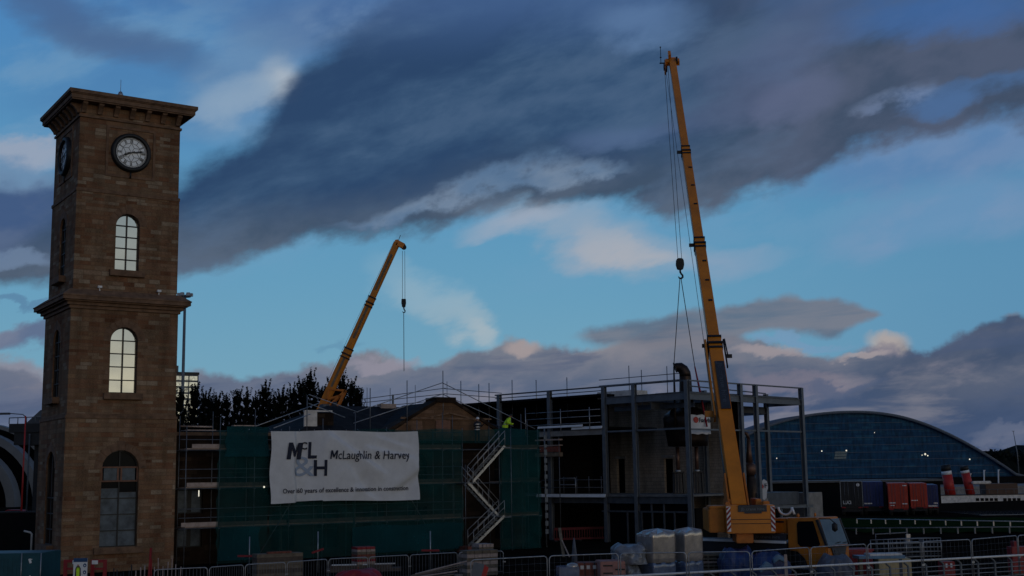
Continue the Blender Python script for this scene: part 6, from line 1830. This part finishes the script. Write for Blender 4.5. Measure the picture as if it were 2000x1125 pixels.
MB().prism([(-.155, H_ - .28), (-.035, H_ - .28), (-.05, H_ - .22), (-.095, H_ - .2), (-.14, H_ - .22)], -.014, -.0115).build('helmet', 'white', pic)
for x in (-.2, .2): MB().box(x - .03, x + .03, .035, .08, 0, H_ - .2).build('leg', 'galv_dark', t)
for px, lab in ((140, 'red plastic barrier frame with white reflector left of the safety sign'), (193, 'red plastic barrier frame with white reflector right of the safety sign')):
    p = at(px, 1093, 56.6); t = thing('plastic_barrier', lab, 'barrier', (p.x, 56.6, 0), 0, 'red barriers by the tower foot')
    H_ = p.z; b = MB()
    for x0, x1, z0, z1 in ((-.36, .36, H_ - .13, H_), (-.36, -.2, .1, H_ - .13), (.2, .36, .1, H_ - .13), (-.22, .22, .5, .6), (-.22, .22, H_ - .45, H_ - .36)): b.box(x0, x1, 0, .06, z0, z1)
    b.build('frame', 'barrier_red', t); MB().box(.05 if px == 140 else -.3, .3 if px == 140 else -.03, -.03, -.003, H_ - .2, H_ - .03).build('reflector', 'white', t); MB().box(-.4, .4, -.25, .3, 0, .1).build('foot', 'rubber', t)
p = at(295, 1070, 57); t = thing('red_post', 'tall thin red plastic post in front of the tower right corner', 'post', (p.x, 57, 0)); MB().bar((-.08, 0, 0), (0, 0, p.z), .12, .08).bar((.05, .05, 0), (.02, .05, p.z - .5), .06, .05).build('post', 'barrier_red', t); MB().box(-.25, .25, -.2, .25, 0, .08).build('foot', 'rubber', t)
rnd = random.Random(8)
t = thing('rebar_stakes', 'cluster of short dark stakes standing in front of the tower base', 'stakes', (at(240, 1110, 58).x, 58, 0))
for k in range(11):
    x = -.8 + k * .18 + rnd.uniform(-.05, .05); MB().tube([(x, 0, 0), (x + rnd.uniform(-.05, .05), 0, .65 + rnd.uniform(0, .45))], .03, 5).build('stake', 'chassis' if k < 8 else 'board', t)
t = thing('rebar_stakes', 'cluster of thin pale stakes right of the red post', 'stakes', (at(325, 1100, 58).x, 58, 0))
for k in range(7):
    x = -.55 + k * .2; MB().tube([(x, 0, 0), (x + rnd.uniform(-.04, .04), 0, .9 + rnd.uniform(0, .5))], .022, 5).build('stake', 'board', t)


# ================================================================== people
def person(label, loc, rz, J_, parts, group=None):
    """J_: joints of one continuous body (skin modifier); parts: extra clothing builders"""
    t = thing('person', label, 'person', loc, rz, group)
    verts = []; edges = []; rad = []; idx = {}
    def v(nm, p, r): idx[nm] = len(verts); verts.append(p); rad.append(r)
    def e(a, b_): edges.append((idx[a], idx[b_]))
    for nm, (p, r, par) in J_.items():
        v(nm, p, r)
        if par: e(par, nm)
    for s_ in 'lr':
        w = Vector(J_['wrist_' + s_][0]); el_ = Vector(J_['elbow_' + s_][0]); d = (w - el_).normalized(); sd_ = d.cross(Vector((0, 1, .2))).normalized()
        v('palm_' + s_, tuple(w + d * .07), .026); e('wrist_' + s_, 'palm_' + s_)
        for k in range(4):
            nm = 'f%d_%s' % (k, s_); o_ = sd_ * (k - 1.5) * .021
            v(nm, tuple(w + d * (.10) + o_), .009); e('palm_' + s_, nm)
            v(nm + 'b', tuple(w + d * (.15 + .012 * (1.5 - abs(k - 1.4))) + o_ + Vector((0, -.02, -.01))), .008); e(nm, nm + 'b')
        v('th_' + s_, tuple(w + d * .07 + sd_ * -.05), .010); e('palm_' + s_, 'th_' + s_)
    me = bpy.data.meshes.new('body'); me.from_pydata(verts, edges, [])
    o = bpy.data.objects.new('body', me); col.objects.link(o)
    md = o.modifiers.new('s', 'SKIN'); md.use_smooth_shade = True
    for i, r_ in enumerate(rad): me.skin_vertices[0].data[i].radius = (r_, r_); me.skin_vertices[0].data[i].use_root = (i == 0)
    o.modifiers.new('d', 'SUBSURF').levels = 1
    bpy.context.view_layer.update(); apply_mods(o); o.data.materials.clear(); o.data.materials.append(MT['cloth']); o.parent = t
    hp = Vector(J_['head'][0]); fwd = Vector(parts.get('face', (0, -1, 0))).normalized(); up_ = Vector((0, 0, 1)); sd_ = fwd.cross(up_).normalized(); up_ = sd_.cross(fwd)
    hv = MB(); hv.lathe([(.01, -.125), (.05, -.115), (.078, -.06), (.085, 0), (.084, .05), (.06, .1), (.01, .125)], (0, 0, 0), 16)
    nose = MB()
    hd_ = MB(); hd_.v = [tuple(hp + sd_ * x + fwd * (-y * 1.15) + up_ * z) for x, y, z in hv.v]; hd_.f = hv.f; hd_.sm = hv.sm
    hd_.addm([tuple(hp + sd_ * x + fwd * y + up_ * z) for x, y, z in ((-.015, .09, -.035), (.015, .09, -.035), (0, .122, -.03), (0, .09, .03))], [(0, 1, 2), (0, 2, 3), (1, 3, 2)])
    for s_ in (-1, 1): hd_.addm([tuple(hp + sd_ * (s_ * x) + fwd * y + up_ * z) for x, y, z in ((.08, -.01, -.03), (.1, -.02, -.03), (.1, -.02, .03), (.08, -.01, .03))], [(0, 1, 2, 3)])
    h = hd_.build('head', 'skin', t)
    ey = MB()
    for s_ in (-1, 1): ey.addm([tuple(hp + sd_ * (s_ * .032 + x) + fwd * .098 + up_ * z) for x, z in ((-.012, .0), (.012, .0), (.012, .014), (-.012, .014))], [(0, 1, 2, 3)])
    ey.addm([tuple(hp + sd_ * x + fwd * .094 + up_ * z) for x, z in ((-.025, -.066), (.025, -.066), (.025, -.058), (-.025, -.058))], [(0, 1, 2, 3)])
    ey.build('face_features', 'cloth', h)
    capm = MB(); capm.lathe([(.10, .02), (.118, .02), (.118, .03), (.102, .05), (.094, .1), (.06, .145), (.01, .155)] if parts['hat'] == 'helmet' else [(.088, .02), (.096, .05), (.08, .105), (.04, .132), (.01, .138)], (0, 0, 0), 16)
    c_ = MB(); c_.v = [tuple(hp + sd_ * x + fwd * (-y * 1.15) + up_ * z) for x, y, z in capm.v]; c_.f = capm.f; c_.sm = capm.sm
    c_.build('helmet' if parts['hat'] == 'helmet' else 'hair', 'white' if parts['hat'] == 'helmet' else 'chassis', t)
    # garment: sleeve-less or sleeved jacket as a lofted shell that follows the body
    g = MB(); rings = parts['vest']
    n = 18; vs = []
    for (c, rx, ry) in rings:
        vs += [(c[0] + rx * math.cos(2 * math.pi * k / n), c[1] + ry * math.sin(2 * math.pi * k / n), c[2]) for k in range(n)]
    g.addm(vs, [(j * n + k, j * n + (k + 1) % n, (j + 1) * n + (k + 1) % n, (j + 1) * n + k) for j in range(len(rings) - 1) for k in range(n)], True)
    if parts.get('sleeves'):
        for a, b_ in parts['sleeves']: g.tube([J_[a][0], J_[b_][0]], [.088, .07], 10)
    g.build('hi_vis_jacket', parts.get('vmat', 'hivis'), t)
    if parts.get('bands'):
        q_ = MB()
        for (c, rx, ry) in parts['bands']: q_.lathe([(1, -.03), (1, .03)], (0, 0, 0), 18, True, False) if False else q_.addm([(c[0] + rx * math.cos(2 * math.pi * k / n), c[1] + ry * math.sin(2 * math.pi * k / n), c[2] + z) for z in (-.03, .03) for k in range(n)], [(k, (k + 1) % n, n + (k + 1) % n, n + k) for k in range(n)], True)
        q_.build('reflective_band', 'galv', t)
    return t


def stand(lean=0.0, arms=((.0, -.25, 1.05), (.0, -.2, 1.05)), h=1.75):
    k = h / 1.75; y = lambda z: -lean * max(0, z - .95)
    J_ = {'pelvis': ((0, 0, .95 * k), .15, None), 'waist': ((0, y(1.1), 1.1 * k), .14, 'pelvis'), 'chest': ((0, y(1.32), 1.32 * k), .165, 'waist'), 'neckb': ((0, y(1.46), 1.46 * k), .08, 'chest'), 'neck': ((0, y(1.54), 1.54 * k), .055, 'neckb'),
          'head': ((0, y(1.63) - .02, 1.63 * k), .07, 'neck')}
    for i, (s_, sg_) in enumerate((('l', -1), ('r', 1))):
        J_['shoulder_' + s_] = ((sg_ * .2, y(1.42), 1.42 * k), .07, 'chest')
        J_['elbow_' + s_] = ((sg_ * .27, y(1.2) - .06, 1.14 * k), .05, 'shoulder_' + s_)
        J_['wrist_' + s_] = ((sg_ * .22 + arms[i][0], arms[i][1] + y(1.1), arms[i][2] * k), .033, 'elbow_' + s_)
        J_['hip_' + s_] = ((sg_ * .1, 0, .88 * k), .1, 'pelvis'); J_['knee_' + s_] = ((sg_ * .12, -.03, .49 * k), .065, 'hip_' + s_); J_['ankle_' + s_] = ((sg_ * .13, .02, .09 * k), .045, 'knee_' + s_); J_['toe_' + s_] = ((sg_ * .14, -.15, .05 * k), .045, 'ankle_' + s_)
    return J_


UX = Vector((math.cos(TR), math.sin(TR), 0)); UY = Vector((-math.sin(TR), math.cos(TR), 0))
l1 = TO + UX * 26.75 + UY * .5
person('person in white helmet and dark jacket with pale bands standing above the stair', (l1.x, l1.y, 6.98), .5, stand(.1, ((.02, -.28, 1.2), (.1, -.36, 1.32))),
       {'hat': 'helmet', 'face': (.5, -1, -.1), 'vmat': 'cloth', 'vest': [((0, 0, .86), .2, .16), ((0, -.01, 1.1), .19, .15), ((0, -.03, 1.3), .22, .165), ((0, -.05, 1.46), .15, .11), ((0, -.055, 1.5), .07, .07)],
        'bands': [((0, -.015, 1.12), .205, .165), ((0, 0, .95), .215, .17), ((0, -.03, 1.3), .232, .178)]})
l2 = TO + UX * 29.0 + UY * .5
person('person in bright yellow hi-vis jacket bending beside the first steel column', (l2.x, l2.y, 7.22), R(75), stand(.55, ((-.05, -.42, 1.15), (.05, -.42, 1.1))),
       {'hat': 'hair', 'face': (0, -1, -.5), 'sleeves': (('shoulder_l', 'elbow_l'), ('shoulder_r', 'elbow_r'), ('elbow_l', 'wrist_l'), ('elbow_r', 'wrist_r')),
        'vest': [((0, .02, .84), .23, .2), ((0, -.0, 1.0), .24, .2), ((0, -.09, 1.15), .22, .19), ((0, -.2, 1.32), .245, .19), ((0, -.27, 1.47), .17, .13), ((0, -.29, 1.52), .08, .08)], 'bands': [((0, -.05, 1.08), .245, .21)]})
MB_ = W1 @ Vector((-5.35, .35, 0))
sp = at(1475, 1036, 55.35)
person('person in yellow hi-vis vest crouched on the crane deck under the counterweight', (sp.x, 55.35, 1.825), R(10), stand(.8, ((0, -.3, .9), (0, -.3, .9)), .95),
       {'hat': 'helmet', 'face': (.6, -1, -.4), 'vest': [((0, 0, .42), .14, .12), ((0, -.03, .55), .13, .11), ((0, -.06, .68), .145, .115), ((0, -.1, .8), .1, .08)]})
for o in [o for o in bpy.data.objects if o.type == 'EMPTY' and not o.children]:
    bpy.data.objects.remove(o)
